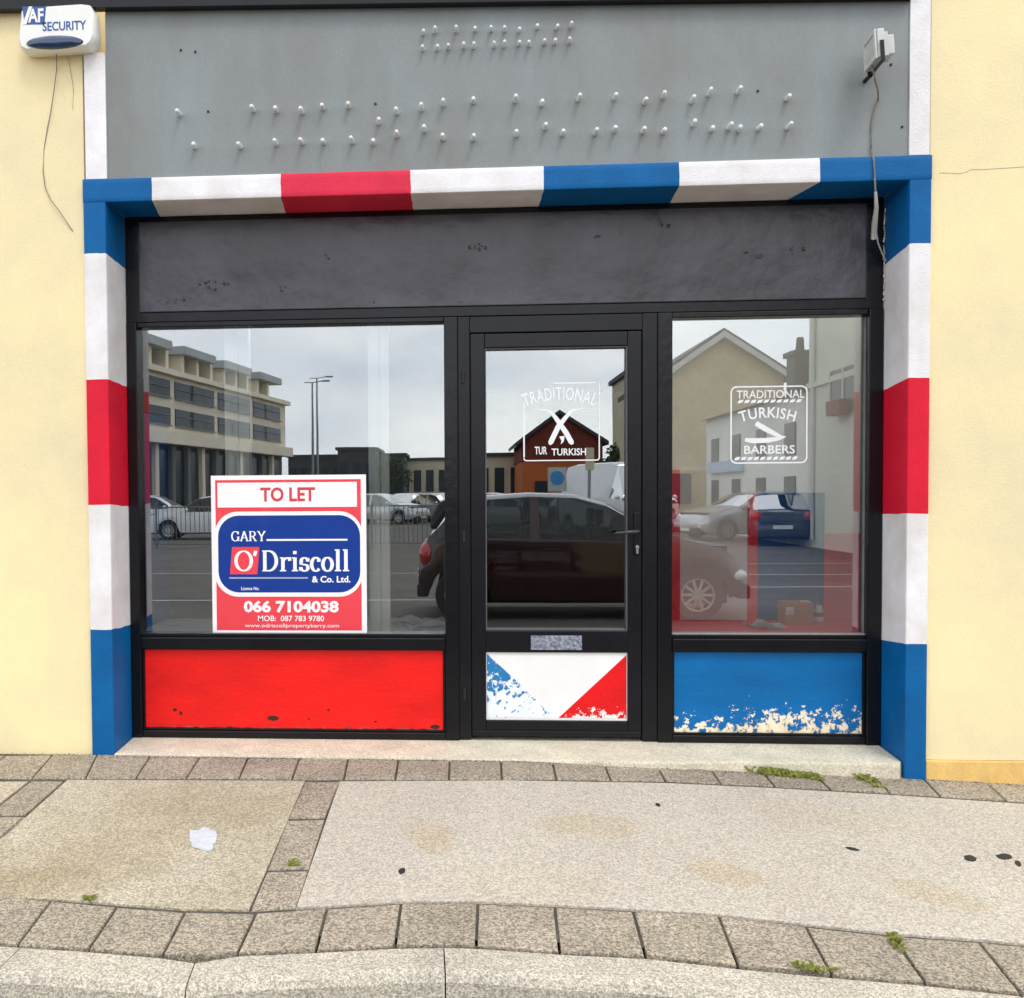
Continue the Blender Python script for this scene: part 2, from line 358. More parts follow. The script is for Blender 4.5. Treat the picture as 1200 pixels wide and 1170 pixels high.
def serif_word(bm, word, x, z, h, y, mi=0, thick=.17, thin=.065, width=None):
    def ser(cx, cz, l=.17): return [(cx-l, cz), (cx+l, cz)]
    gl = {
     'O': (.86, [('c', arc(.43, .5, .33, .48, 0, 360, 32)[:-1])]),
     "'": (.26, [('s', [(.13, 1.0), (.12, .9), (.07, .74)])]),
     'D': (.86, [('s', [(.17, 0), (.17, 1)]), ('s', [(.05, .97), (.36, .97)]+arc(.36, .5, .36, .47, 88, -88, 20)+[(.36, .03), (.05, .03)])]),
     'r': (.56, [('s', [(.17, 0), (.17, .66)]), ('s', ser(.17, .03, .15)), ('s', [(.03, .64), (.17, .64)]), ('s', arc(.42, .42, .25, .22, 175, 60, 8)), ('s', [(.47, .66), (.5, .5)])]),
     'i': (.38, [('s', [(.18, 0), (.18, .66)]), ('s', ser(.18, .03, .15)), ('s', [(.04, .64), (.18, .64)]), ('s', [(.18, .82), (.18, .97)])]),
     's': (.50, [('s', arc(.25, .49, .15, .15, 20, 180, 10)+arc(.25, .345, .16, .02, 180, 190, 2)+arc(.25, .17, .16, .155, 60, -160, 14)), ('s', [(.41, .63), (.41, .46)]), ('s', [(.08, .03), (.08, .2)])]),
     'c': (.54, [('s', arc(.29, .33, .2, .32, 45, 320, 20)), ('s', [(.43, .6), (.43, .45)])]),
     'o': (.60, [('c', arc(.3, .33, .22, .32, 0, 360, 24)[:-1])]),
     'l': (.38, [('s', [(.19, 0), (.19, 1.04)]), ('s', ser(.19, .03, .15)), ('s', [(.05, 1.01), (.19, 1.01)])]),
     'G': (.86, [('s', arc(.43, .5, .33, .48, 40, 330, 24)), ('s', [(.72, .02), (.72, .42)]), ('s', ser(.72, .42, .14)), ('s', [(.70, .98), (.70, .7)])]),
     'A': (.86, [('s', [(.12, 0), (.43, 1)]), ('s', [(.43, 1), (.74, 0)]), ('s', [(.24, .34), (.62, .34)]), ('s', ser(.12, .03, .12)), ('s', ser(.74, .03, .14))]),
     'R': (.84, [('s', [(.17, 0), (.17, 1)]), ('s', ser(.17, .03, .14)), ('s', [(.05, .97), (.4, .97)]+arc(.4, .73, .22, .24, 88, -88, 14)+[(.4, .49), (.17, .49)]), ('s', [(.4, .49), (.68, .0)]), ('s', ser(.70, .03, .11))]),
     'Y': (.84, [('s', [(.1, 1), (.42, .45)]), ('s', [(.72, 1), (.42, .45)]), ('s', [(.42, .45), (.42, 0)]), ('s', ser(.42, .03, .14)), ('s', ser(.1, .97, .12)), ('s', ser(.72, .97, .12))]),
    }
    tot = sum(gl[c][0] for c in word); k = (width/(tot*h)) if width else 1
    for c in word:
        a, ss = gl[c]
        for kind, pts in ss:
            stroke(bm, [(x+p[0]*h*k, z+p[1]*h) for p in pts], thick*h, thin*h, y, mi, kind == 'c')
        x += a*h*k
    return x

# ================================================================== THE GROUND
bm = NB()                                             # road and far ground, one sheet to the horizon
R_ = 900
for q in (((-R_, -R_), (R_, -R_), (R_, -1.75), (-R_, -1.75)), ((-R_, -1.75), (R_, -1.75), (R_, R_), (-R_, R_))):
    bm.faces.new([bm.verts.new((x, y, .0)) for x, y in q])
struct('ground', bm, m_road)
bm = NB(); NX = 60                                    # pavement bed (dark joint sand) following the falls
for j in range(NX):
    for (ya, yb) in ((-1.72, -.8), (-.8, .012)):
        xa, xb = -9+18*j/NX, -9+18*(j+1)/NX
        f = bm.faces.new([bm.verts.new((x, y, gz(x, y)-.008)) for x, y in ((xa, ya), (xb, ya), (xb, yb), (xa, yb))])
        if xb < -1.75 and ya < -1 or xb < -2.9 or xa > 2.0 and ya < -1 or xa > 2.9: f.material_index = 1
struct('pavement_bed', bm, [m_joint, m_pave])
def gp(px, py, dz=0.): p = G(px, py); return (p.x, p.y, gz(p.x, p.y)+dz)
def slab(name, pts, m, dz=.0, sub=True):
    bm = NB(); prism_z(bm, [gp(*q, dz) if len(q) == 2 else q for q in pts], .035, bev=.004)
    return struct(name, bm, m)
def gl_(x, y, dz=0): return (x, y, gz(x, y)+dz)
# near paving row (at the kerb): top line and bottom line, as joints
NJ = [((-72, 1100), (-20, 1048)), ((20, 1107), (60, 1055)), ((103, 1112), (137, 1062)), ((190, 1119), (217, 1068)), ((278, 1117), (300, 1070)), ((370, 1113), (383, 1064)), ((463, 1108), (470, 1058)),
      ((558, 1108), (560, 1058)), ((656, 1115), (650, 1062)), ((757, 1120), (742, 1067)), ((865, 1131), (842, 1073)), ((975, 1141), (944, 1085)), ((1085, 1150), (1045, 1096)), ((1197, 1163), (1147, 1103)), ((1312, 1176), (1250, 1113)), ((1430, 1188), (1356, 1122))]
def pav_row(name, J, gap=.0045):
    bm = NB()
    for a, b in zip(J[:-1], J[1:]):
        P = [Vector(gp(*a[0])), Vector(gp(*b[0])), Vector(gp(*b[1])), Vector(gp(*a[1]))]
        c = sum(P, Vector())/4; Q = []
        dz = random.uniform(-.002, .002)
        for p in P:
            d = p-c; l = math.hypot(d.x, d.y); Q.append((p.x-d.x/l*gap*1.4, p.y-d.y/l*gap*1.4, p.z+dz))
        prism_z(bm, Q, .03, mi=random.choice((0, 0, 0, 1)), bev=.007)
    return struct(name, bm, [m_pave, m_pave2])
pav_row('paving_block_row', NJ)
FJ = [((-90, 913), (-40, 885)), ((-26, 912), (6, 885)), ((37, 912), (62, 884)), ((100, 912), (114, 884)), ((159, 912), (177, 885)), ((218, 912), (235, 886)), ((280, 912), (291, 887)), ((342, 913), (351, 888)), ((403, 913), (408, 889)), ((463, 913), (467, 890)), ((526, 913), (527, 890)), ((588, 913), (587, 891)), ((652, 913), (647, 892)), ((716, 914), (707, 893)), ((780, 915), (769, 895)),
      ((845, 918), (830, 897)), ((908, 921), (889, 899)), ((973, 925), (948, 901)), ((1043, 929), (1018, 904)), ((1102, 933), (1078, 908)), ((1180, 938), (1150, 912)), ((1245, 942), (1212, 916)), ((1310, 946), (1275, 919))]
pav_row('paving_block_row', FJ)
def quad_px(*q): return list(q)
slab('pavement', [(79, 914), (357.5, 915), (292, 1066), (215, 1065), (140, 1059.5), (60, 1053), (-100, 1049), (-40, 1014), (10, 976)], m_slab, .001)
slab('pavement', [(398, 916), (600, 915), (780, 918), (908, 924), (1043, 932), (1180, 941), (1310, 950), (1340, 1114), (1250, 1111), (1147, 1101), (1045, 1094), (944, 1083), (842, 1071.5), (742, 1065.5), (650, 1060.5), (560, 1056.5), (470, 1056.5), (383, 1062), (347, 1064)], m_slab2, .002)
# the block columns running across the pavement
def pav_col(E):
    bm = NB()
    for a, b, c, d in E:
        P = [Vector(gp(*q)) for q in (a, b, c, d)]; ce = sum(P, Vector())/4
        Q = [(p.x-(p.x-ce.x)*.03, p.y-(p.y-ce.y)*.03, p.z+random.uniform(-.001, .001)) for p in P]
        prism_z(bm, Q, .03, mi=random.choice((0, 1)), bev=.006)
    struct('paving_block_row', bm, [m_pave, m_pave2])
pav_col([((338, 959), (381, 958), (398.5, 916), (357.5, 916)), ((313, 1019), (362.5, 1018), (381, 960), (337, 961)), ((293, 1067), (347.5, 1064), (362, 1020), (312.5, 1021))])
pav_col([((-15, 955), (29, 955), (75, 915), (37, 915)), ((-72, 1003), (-24, 1003), (27, 957), (-17, 957)), ((-135, 1045), (-80, 1045), (-26, 1005), (-74, 1005))])
slab('pavement', [(33, 916), (-90, 916), (-260, 1000), (-76, 1000)], m_slab, .001)
# pavement beyond the frame on either side
x0 = G(1340, 1000).x
slab('pavement', [gl_(2.95+.3, -1.35), gl_(8.5, -1.35), gl_(8.5, 0), gl_(3.2, 0)], m_slab2, sub=False)
slab('pavement', [gl_(-8.5, -1.62), gl_(-2.75, -1.62), gl_(-2.75, -.03), gl_(-8.5, -.03)], m_slab, sub=False)
# kerb: separate stones along the line of the near row's lower edge
KL = [(-330, 1078), (-72, 1103), (24, 1110), (103, 1115), (188, 1122), (228, 1128), (280, 1120), (370, 1116), (463, 1111), (520, 1110), (558, 1111), (656, 1118), (757, 1123), (865, 1135), (970, 1145), (1078, 1154), (1197, 1167), (1312, 1180), (1480, 1200)]
KP = [Vector(gp(*q)) for q in KL]
KP = [Vector((-9, KP[0].y-.02, gz(-9, -1.7)))]+KP+[Vector((9, KP[-1].y-.3, gz(9, -1.8)))]
def kerb_stone(i0, i1):
    bm = NB(); prof = [(0, -.003), (.115, -.006), (.138, -.013), (.152, -.032), (.170, -.18), (0, -.18)]
    rings = []
    for i in range(i0, i1+1):
        p = KP[i]; d = (KP[min(i+1, len(KP)-1)]-KP[max(0, i-1)]); d.z = 0; d.normalize(); n = Vector((d.y, -d.x, 0))
        if n.y > 0: n = -n
        pp = p + (d*.002 if i == i0 else (-d*.002 if i == i1 else Vector()))
        rings.append([bm.verts.new((pp.x+n.x*o, pp.y+n.y*o, p.z+z)) for o, z in prof])
    k = len(prof)
    for a, b in zip(rings[:-1], rings[1:]):
        for i in range(k): bm.faces.new((a[i], b[i], b[(i+1) % k], a[(i+1) % k]))
    bm.faces.new(rings[0]); bm.faces.new(list(reversed(rings[-1]))); bmesh.ops.recalc_face_normals(bm, faces=bm.faces)
    struct('kerb', bm, m_kerb)
for seg in ((0, 3), (3, 6), (6, 10), (10, 17), (17, len(KP)-1)): kerb_stone(*seg)
XGL, XGR = -1.72, 2.05
# marks on the pavement
bm = NB(); c = Vector(gp(238, 983)); pts = []
for k in range(60):
    a = 2*math.pi*k/60; r = .86+.34*mnoise.noise(Vector((math.cos(a)*1.5, math.sin(a)*1.5, 3)))+.12*mnoise.noise(Vector((math.cos(a)*6, math.sin(a)*6, 9)))
    x, y = c.x+.066*r*math.cos(a)-.03*math.sin(a)*r, c.y+.115*r*math.sin(a); pts.append((x, y, gz(x, y)+.0042))
prism_z(bm, pts, .002); sp = tag(obj('paint_splash', bm, surf('dried_paint', lin(202, 203, 208), .8, .16, 30, .3, 90), base=c), 'white dried paint splash on the warm left-hand pavement slab', 'paint splash')
for (px, py, a, b_, ang) in ((999, 996, .024, .009, -.2), (1137, 1007, .026, .016, .5), (1177, 1005, .034, .015, .3), (1193, 1013, .02, .009, .9), (771, 944, .01, .012, 0), (471, 1022, .016, .012, 1.2)):
    bm = NB(); c = Vector(gp(px, py)); pts = []
    for k in range(26):
        t_ = 2*math.pi*k/26; r = .95+.22*mnoise.noise(Vector((math.cos(t_)*2+px, math.sin(t_)*2, py)))
        u, v = a*r*math.cos(t_), b_*r*math.sin(t_); x, y = c.x+u*math.cos(ang)-v*math.sin(ang), c.y+(u*math.sin(ang)+v*math.cos(ang))*1.6; pts.append((x, y, gz(x, y)+.0045))
    prism_z(bm, pts, .002)
    LB = {999: 'thin dark fallen leaf in the middle of the pale slab, below the green weeds', 1137: 'oval black chewing gum blot left of two others at the right edge of the slab', 1177: 'elongated black blot at the far right edge of the pale slab', 1193: 'small dark speck right of the elongated black blot at the right edge', 771: 'small black dot on the pale slab in front of the door', 471: 'small dark fallen twig on the left part of the pale slab'}
    tag(obj('pavement_blot', bm, m_leaf, base=c), LB[px], 'blot', 'dark blots on the pale slab')
def weeds(cx_px, spots, label):
    bm = NB(); c = Vector(gp(*spots[0][:2]))
    for (px, py, r, n) in spots:
        b = Vector(gp(px, py))
        for _ in range(n*4//10):
            a = random.uniform(0, 6.28); q = r*math.sqrt(random.random()); x, y = b.x+q*math.cos(a), b.y+q*.45*math.sin(a)
            z = gz(x, y); h = random.uniform(.004, .030)*(1.2 if n > 90 else .8); d = random.uniform(0, 6.28); l = random.uniform(.006, .022); wd = random.uniform(.0016, .004)
            p0 = Vector((x, y, z-.004)); p1 = p0+Vector((math.cos(d)*l*.5, math.sin(d)*l*.5, h)); p2 = p0+Vector((math.cos(d)*l*1.6, math.sin(d)*l*1.6, h*.9))
            s_ = Vector((-math.sin(d), math.cos(d), 0))*wd
            v = [bm.verts.new(t) for t in (p0-s_*.3, p0+s_*.3, p1+s_, p2, p1-s_)]
            bm.faces.new(v)
    return tag(obj('weed', bm, m_green, base=c), label, 'weed', 'weeds in the paving joints')
weeds(0, [(884, 904, .04, 150), (900, 907, .05, 300), (922, 909, .055, 280), (944, 911, .05, 200), (958, 914, .03, 90)], 'largest clump of green weeds at the step below the blue riser')
weeds(0, [(1012, 914, .03, 130), (1022, 917, .025, 110), (1030, 923, .02, 60)], 'small tuft of weeds right of the largest clump, near the right pier')
weeds(0, [(1044, 1099, .007, 40), (1048, 1104, .008, 40), (1053, 1110, .007, 30), (1058, 1115, .005, 15)], 'thin line of weeds between two paving blocks near the right kerb')
weeds(0, [(940, 1135, .018, 35), (950, 1137, .018, 35), (960, 1139, .012, 25), (968, 1138, .01, 15)], 'low green weed between paving blocks and kerb at lower right')
weeds(0, [(104, 1055, .012, 60)], 'tiny green weed at the front edge of the warm left slab')
weeds(0, [(343, 1014, .014, 70)], 'tiny weed in the cross joint of the middle paving column')
bm_w = Vector((G(205, 1150).x, KP[5].y-.16, .0))
bm = NB()
for _ in range(420):
    x = bm_w.x+random.uniform(-.16, .16); y = bm_w.y-abs(random.gauss(0, .02)); h = random.uniform(.02, .075); d = random.uniform(0, 6.28); l = random.uniform(.01, .03)
    p0 = Vector((x, y, 0)); p1 = p0+Vector((math.cos(d)*l*.5, math.sin(d)*l*.5, h*.7)); p2 = p0+Vector((math.cos(d)*l, math.sin(d)*l, h)); s_ = Vector((-math.sin(d), math.cos(d), 0))*.004
    bm.faces.new([bm.verts.new(t) for t in (p0-s_*.5, p0+s_*.5, p1+s_, p2, p1-s_)])
tag(obj('weed', bm, m_green, base=bm_w), 'grassy weed growing in the gutter against the kerb at lower left', 'weed', 'weeds in the paving joints')

bm = NB()
def speck(x, y, r, dz=.002):
    z = gz(x, y)+dz; n = random.randint(4, 6); a0 = random.random()*6
    vs = [bm.verts.new((x+r*random.uniform(.5, 1.2)*math.cos(a0+6.283*k/n), y+r*random.uniform(.5, 1.2)*math.sin(a0+6.283*k/n), z+random.uniform(0, r*.3))) for k in range(n)]
    top = bm.verts.new((x, y, z+r*.6))
    for k in range(n): bm.faces.new((vs[k], vs[(k+1) % n], top))
for _ in range(900):
    x = random.uniform(-2.6, 2.9); y = (-.004 if x < XGL or x > XGR else -.036)-abs(random.gauss(0, .012))
    if mnoise.noise(Vector((x*2.3, 1, 0))) > -.15: speck(x, y, random.uniform(.0015, .005))
KK = [Vector(gp(*q)) for q in KL]
for _ in range(700):
    i = random.randrange(len(KK)-1); p = KK[i].lerp(KK[i+1], random.random())
    if mnoise.noise(Vector((p.x*3, 7, 0))) > -.1: speck(p.x, p.y+abs(random.gauss(0, .008)), random.uniform(.0012, .004), .0)
for _ in range(500):
    p = G(random.uniform(0, 1200), random.uniform(890, 1110)); speck(p.x, p.y, random.uniform(.0008, .0022))
tag(obj('grit', bm, m_joint), 'dark grit and crumbs along the wall foot and in the paving joints', 'grit')['kind'] = 'stuff'

# ================================================================== THE SHOP
shop = thing('shop_building', 'cream rendered shop with grey fascia and red, white and blue striped surround', 'shop building', (.17, .0, .22))
XL0, XL1, XR0, XR1 = -1.827, -1.716, 2.062, 2.160      # piers
ZL0, ZL1 = 2.922, 3.034                                # lintel
bm = NB()                                              # render to either side and over the fascia
box(bm, -9, XL0, .02, .45, .20, 4.25); box(bm, XR1, 9, .02, .45, .235, 4.25); box(bm, XL0, XR1, .30, .45, ZL1, 4.25)
obj('wall', bm, m_cream, shop)
bm = NB(); box(bm, XR1+.001, 9, .006, .44, -.1, .233, 0, .006)
obj('plinth', bm, m_ochre, shop)
bm = NB(); box(bm, -9, XL0-.001, .012, .44, -.1, .198, 0, .004)
obj('plinth', bm, m_ochre, shop)
# white strips beside the fascia
for (a, b, zt) in ((-1.812, -1.708, 3.64), (2.060, 2.150, 4.25)):
    bm = NB(); prism_y(bm, [(a, ZL1+.001), (b, ZL1+.001), (b, zt-.012), (b-.01, zt), (a, zt)], .004, .29)
    obj('trim_strip', bm, m_white, shop)
# fascia board
bm = NB(); box(bm, -1.707, 2.059, .014, .29, ZL1+.001, 3.84)
fascia = obj('fascia', bm, m_fascia, shop)
Zs = [2.674, 2.065, 1.453, .84]
PEG = [(287,110,2),(328,103,2),(404,100,2),(472,97,2),(528,97,2),(576,97,2),(625,100,2),(690,88,2),(758,90,2),(809,83,2),(287,167,2),(336,165,2),(376,160,2),(432,158,2),(465,158,2),(538,155,2),(573,153,2),(624,147,2),(661,150,2),(715,143,2),(752,143,2),(805,140,2),
 (627,395,1),(888,380,1),(968,383,1),(1060,387,1),(1133,373,1),(23,368,2),(130,425,2),(195,390,2),(281,377,2),(358,360,2),(464,350,2),(612,347,2),(706,360,2),(835,343,2),(963,338,2),(1069,353,2),(1137,333,2),(35,350,3),(97,325,3),(200,317,3),(373,340,3),
 (680,510,1),(842,510,1),(968,500,1),(1060,495,1),(1136,495,1),(37,493,2),(110,497,2),(195,470,2),(293,452,2),(358,480,2),(464,482,2),(616,468,2),(718,443,2),(779,465,2),(894,462,2),(963,452,2),(1063,457,2),(1135,458,2),(42,432,3),(107,450,3),(167,443,3),(203,450,3),(272,445,3),(375,442,3)]
peg0 = None
for k, (u, v, z_) in enumerate(PEG):
    px, py = u/3+(0, 0, 400, 800)[z_], v/3
    p = wp(px, py, -.018)
    r = .0086 if v < 180 and z_ == 2 else .0108
    bm = NB(); l = random.uniform(.046, .070) if r > .009 else random.uniform(.036, .050)
    tx, tz = random.uniform(-.004, .004), random.uniform(-.003, .006)
    tube(bm, [(p.x, .0138, p.z), (p.x+tx*.6, .0138-l*.7, p.z+tz*.6), (p.x+tx*.9, .0138-l*.93, p.z+tz), (p.x+tx, .0138-l, p.z+tz)], [r, r, r*.86, r*.5], 8)
    obj('stud', bm, m_peg, fascia, smooth=True)
for (px, py) in ((244, 131), (212, 59), (229, 61), (1057, 149), (440, 122), (888, 107), (1044, 76)):
    bm = NB(); p = wp(px, py, .014); tube(bm, [(p.x, .0135, p.z), (p.x, .0085, p.z)], [.006, .005], 8); obj('screw_head', bm, m_leaf, fascia)
# dark board over the fascia
bm = NB(); prism_y(bm, [(-3.0, 3.87), (2.058, 3.735), (2.058, 4.0), (-3.0, 4.0)], -.035, .013)
obj('gutter_board', bm, m_black, shop)
# striped surround: piers and lintel, hand-painted so the colour changes wander
MS = [m_white, m_blue, m_red]
def profile(pts, r=.006):                              # outline points, corners eased, finely sampled: (a, b, distance)
    o = []
    for i in range(len(pts)-1):
        a, b = Vector(pts[i]), Vector(pts[i+1]); d = (b-a); l = d.length; d /= l
        s0, s1 = (r if i else 0), (l-r if i < len(pts)-2 else l); n = max(3, int(l/.02))
        o += [a+d*(s0+(s1-s0)*k/n) for k in range(n+1)]
        if i < len(pts)-2:
            e = (Vector(pts[i+2])-b).normalized(); o.append(b-d*r*.3+e*r*.3)
    return o
def stripes(pts, bounds, cols, place, outward, seed):
    """bounds: (value at the face, extra at the recess end); place(p, s) -> 3-D point"""
    pr = profile(pts); bm = NB(); rows = []
    for bi, (v, sk) in enumerate(bounds):
        row = []
        for k, p in enumerate(pr):
            wv = 0 if bi in (0, len(bounds)-1) else .0035*mnoise.noise(Vector((k*.22, bi*7.3, seed)))+.0022*mnoise.noise(Vector((k*.9, bi*3.1, seed)))
            row.append(bm.verts.new(place(p, v+sk*max(0, min(1, p[1]/REC))+wv)))
        rows.append(row)
    for i in range(len(rows)-1):
        for k in range(len(pr)-1):
            f = bm.faces.new((rows[i][k], rows[i][k+1], rows[i+1][k+1], rows[i+1][k])); f.material_index = cols[i]; f.normal_update()
    fr = [f for f in bm.faces if abs(f.calc_center_median().y) < .002]
    if fr and sum(f.normal.y for f in fr) > 0: bmesh.ops.reverse_faces(bm, faces=bm.faces[:])
    return bm
yb = REC+.04
obj('pier', stripes([(XL0, .30), (XL0, 0), (XL1, 0), (XL1, yb)], [(.10, 0), (.84, -.012), (1.453, -.012), (2.065, -.006), (2.674, -.012), (ZL0, 0)], [1, 0, 2, 0, 1], lambda p, s_: (p[0], p[1], s_), None, 1), MS, shop, smooth=True)
obj('pier', stripes([(XR1, .30), (XR1, 0), (XR0, 0), (XR0, yb)], [(.05, 0), (.781, -.02), (1.389, -.008), (2.015, -.03), (2.631, -.04), (ZL0, 0)], [1, 0, 2, 0, 1], lambda p, s_: (p[0], p[1], s_), None, 2), MS, shop, smooth=True)
m_red2 = surf('faded_red_paint', lin(224, 46, 76), .6, .16, 5, .25, 120, .05, 250, spec=.25)
obj('lintel', stripes([(ZL1, .28), (ZL1, 0), (ZL0, 0), (ZL0+.001, REC+.02)], [(XL0, 0), (-1.485, -.045), (-.855, -.025), (-.233, 0), (.394, -.002), (1.021, .014), (1.66, -.06), (XR1, 0)], [1, 0, 2, 0, 1, 0, 1], lambda p, s_: (s_, p[1], p[0]), None, 3), [m_white, m_blue, m_red2], shop, smooth=True)
# threshold / step in the recess
bm = NB()
T = [(-1.714, -.005), (-.095, -.012), (-.06, -.028), (1.05, -.030), (1.08, -.012), (2.03, -.012), (2.06, .03)]
top = [(x, y, .229-.005*max(0, min(1, x))+.002*math.sin(x*5)) for x, y in T]+[(2.06, .42, .246), (-1.714, .42, .246)]
prism_z(bm, top, .22, bev=.010)
obj('threshold', bm, m_stone, shop)
# head panel: old black fascia in the recess
bm = NB(); box(bm, -1.640, 1.975, .262, .30, 2.436, 2.894, 0, .004)
hp = obj('head_panel', bm, m_black2, shop)
bm = NB(); frame_y(bm, -1.712, 2.058, 2.385, 2.922, .071, .082, .0505, .0275, .268, .36)
obj('head_frame', bm, m_black, hp)
for _ in range(44):                                    # torn filler round the old fixings
    px, py = random.choice([(205, 352), (268, 334), (380, 300), (250, 334), (430, 352), (700, 278), (880, 300), (930, 296), (330, 338), (780, 262), (560, 290)])
    p = wp(px+random.gauss(0, 7), py+random.gauss(0, 3), .26); a = random.uniform(.004, .012)
    bm = NB(); tube(bm, [(p.x, .2615, p.z), (p.x+random.uniform(-.006, .006), .2615-a*.35, p.z+random.uniform(-.004, .004))], [a, a*.4], 6); obj('filler_lump', bm, m_black2, hp)
# cracked edge putty between frame and right pier
bm = NB()
for k in range(16):
    z = 2.42+.45*k/16; tube(bm, [(2.056+random.uniform(-.006, .003), .254, z), (2.056+random.uniform(-.006, .003), .252, z+random.uniform(.01, .03))], random.uniform(.002, .005), 5)
obj('edge_putty', bm, m_stone, hp)

FY0, FY1 = .27, .35
# ---- left display window
XA, XB = -1.712, -.015
bm = NB()
box(bm, XA, -1.660, .262, .36, .238, 2.384, 0, .004); box(bm, -.084, XB, .266, .36, .238, 2.384, 0, .004)
box(bm, -1.659, -.085, FY0, .36, 2.360, 2.384, 0, .004)
box(bm, -1.659, -.085, .255, .36, .705, .765, 0, .006); box(bm, -1.659, -.085, FY0, .36, .765, .783, 0, .003)
box(bm, -1.659, -.085, .264, .36, .241, .278, 0, .005)
wl = obj('display_window', bm, m_black, shop)
bm = NB(); box(bm, -1.662, -.081, GLY, GLY+.006, .778, 2.366)
obj('window_pane', bm, m_glass, wl)
bm = NB(); box(bm, -1.648, -.096, .286, .33, .288, .700, 0, .004)
rr = obj('stall_riser', bm, m_riser_red, wl)
bm = NB(); frame_y(bm, -1.659, -.085, .278, .7045, .012, .012, .011, .008, .278, .33, 0, .002)
obj('riser_bead', bm, m_black, wl)
m_rust = surf('rust', lin(70, 30, 22), .9, .6, 60)   # rust holes and bruises low on the red riser
for (px, py, rx, rz) in ((320, 842, .030, .013), (205, 832, .012, .008), (212, 836, .008, .01), (385, 832, .007, .006), (510, 852, .025, .012), (362, 843, .006, .004), (440, 846, .008, .005)):
    p = wp(px, py, .285); pts = []; bm = NB()
    for k in range(12):
        a = 2*math.pi*k/12; r = 1+.35*mnoise.noise(Vector((math.cos(a)*2, math.sin(a)*2, px))); pts.append((p.x+rx*r*math.cos(a), p.z+rz*r*math.sin(a)))
    prism_y(bm, pts, .2848, .288); obj('rust_hole', bm, m_rust, rr)
# ---- right display window
bm = NB()
box(bm, .977, 1.048, .266, .36, .238, 2.384, 0, .004); box(bm, 1.991, 2.058, .258, .36, .238, 2.384, 0, .004)
box(bm, 1.049, 1.990, FY0, .36, 2.358, 2.384, 0, .004)
box(bm, 1.049, 1.990, .255, .36, .702, .765, 0, .006); box(bm, 1.049, 1.990, FY0, .36, .765, .783, 0, .003)
box(bm, 1.049, 1.990, .264, .36, .241, .278, 0, .005)
wr = obj('display_window', bm, m_black, shop)
bm = NB(); box(bm, 1.046, 1.994, GLY, GLY+.006, .778, 2.366)
pane_r = obj('window_pane', bm, m_glass, wr)
bm = NB(); box(bm, 1.060, 1.979, .286, .33, .288, .698, 0, .004)
obj('stall_riser', bm, m_riser_blue, wr)
bm = NB(); frame_y(bm, 1.049, 1.990, .278, .7015, .012, .012, .011, .008, .278, .33, 0, .002)
obj('riser_bead', bm, m_black, wr)
bm = NB()                                              # pale sealant and worn edge of the right stile
box(bm, 1.986, 1.9935, .30, .3145, .785, 2.35); obj('glazing_seal', bm, surf('grey_seal', (.2, .21, .21), .6, .3, 12), wr)
bm = NB(); box(bm, 1.0485, 1.9905, .284, .3143, .783, .7875); obj('sill_edge', bm, surf('worn_sill', (.35, .33, .31), .6, .3, 30), wr)
# ---- door frame and door
bm = NB()
box(bm, -.0145, .046, .272, .36, .246, 2.384, 0, .004); box(bm, .902, .9765, .272, .36, .246, 2.384, 0, .004); box(bm, .0465, .9015, .273, .36, 2.302, 2.3835, 0, .004)
df = obj('door_frame', bm, m_alu, shop)
bm = NB()
box(bm, .049, .121, .278, .345, .262, 2.299, 0, .005); box(bm, .831, .899, .278, .345, .262, 2.299, 0, .005)
box(bm, .1215, .8305, .2788, .345, 2.226, 2.2984, 0, .005); box(bm, .1215, .8305, .2788, .345, .689, .800, 0, .005)
box(bm, .1215, .8305, .2788, .345, .2625, .343, 0, .005); box(bm, .055, .893, .268, .2775, .264, .292, 0, .004)
door = obj('door', bm, m_alu, shop)
bm = NB(); box(bm, .118, .834, GLY, GLY+.006, .795, 2.23)
obj('window_pane', bm, m_glass, door)
bm = NB(); frame_y(bm, .1215, .8305, .800, 2.226, .006, .006, .007, .006, .284, .3145, 0, .001)
obj('glazing_bead', bm, [surf('bead_grey', (.10, .10, .105), .45, .2)], door)
# kick panel painted in three triangles
bm = NB(); KX0, KX1, KZ0, KZ1 = .122, .830, .3435, .6885
prism_y(bm, [(KX0, KZ0), (KX1, KZ0), (KX1, KZ1), (KX0, KZ1)], .290, .33)
kick = obj('kick_panel', bm, surf('white_kick_paint', lin(238, 236, 236), .45, .06, 6), door)
bm = NB(); prism_y(bm, [(KX0+.004, KZ1-.008), (KX0+.004, KZ0+.012), (KX0+.34, KZ0+.012), (KX0+.20, KZ0+.155)], .2885, .2905); obj('blue_triangle', bm, m_kblue, kick)
bm = NB(); prism_y(bm, [(KX0+.365, KZ0+.012), (KX1-.004, KZ0+.012), (KX1-.004, KZ1-.012)], .2885, .2905); obj('red_triangle', bm, m_kred, kick)
# letter plate
bm = NB(); p0, p1 = wp(622, 745, .275), wp(682, 762, .275)
box(bm, p0.x, p1.x, .2735, .279, p1.z, p0.z, 0, .002)
lp = obj('letter_plate', bm, surf('worn_plate', lin(150, 156, 172), .5, .75, 55, .25, 90, .3, 160, metal=.25), door)
bm = NB(); box(bm, p0.x+.03, p1.x-.03, .2722, .2736, (p0.z+p1.z)/2-.012, (p0.z+p1.z)/2+.010, 0, .0006); obj('letter_flap', bm, MATS['worn_plate'], lp)
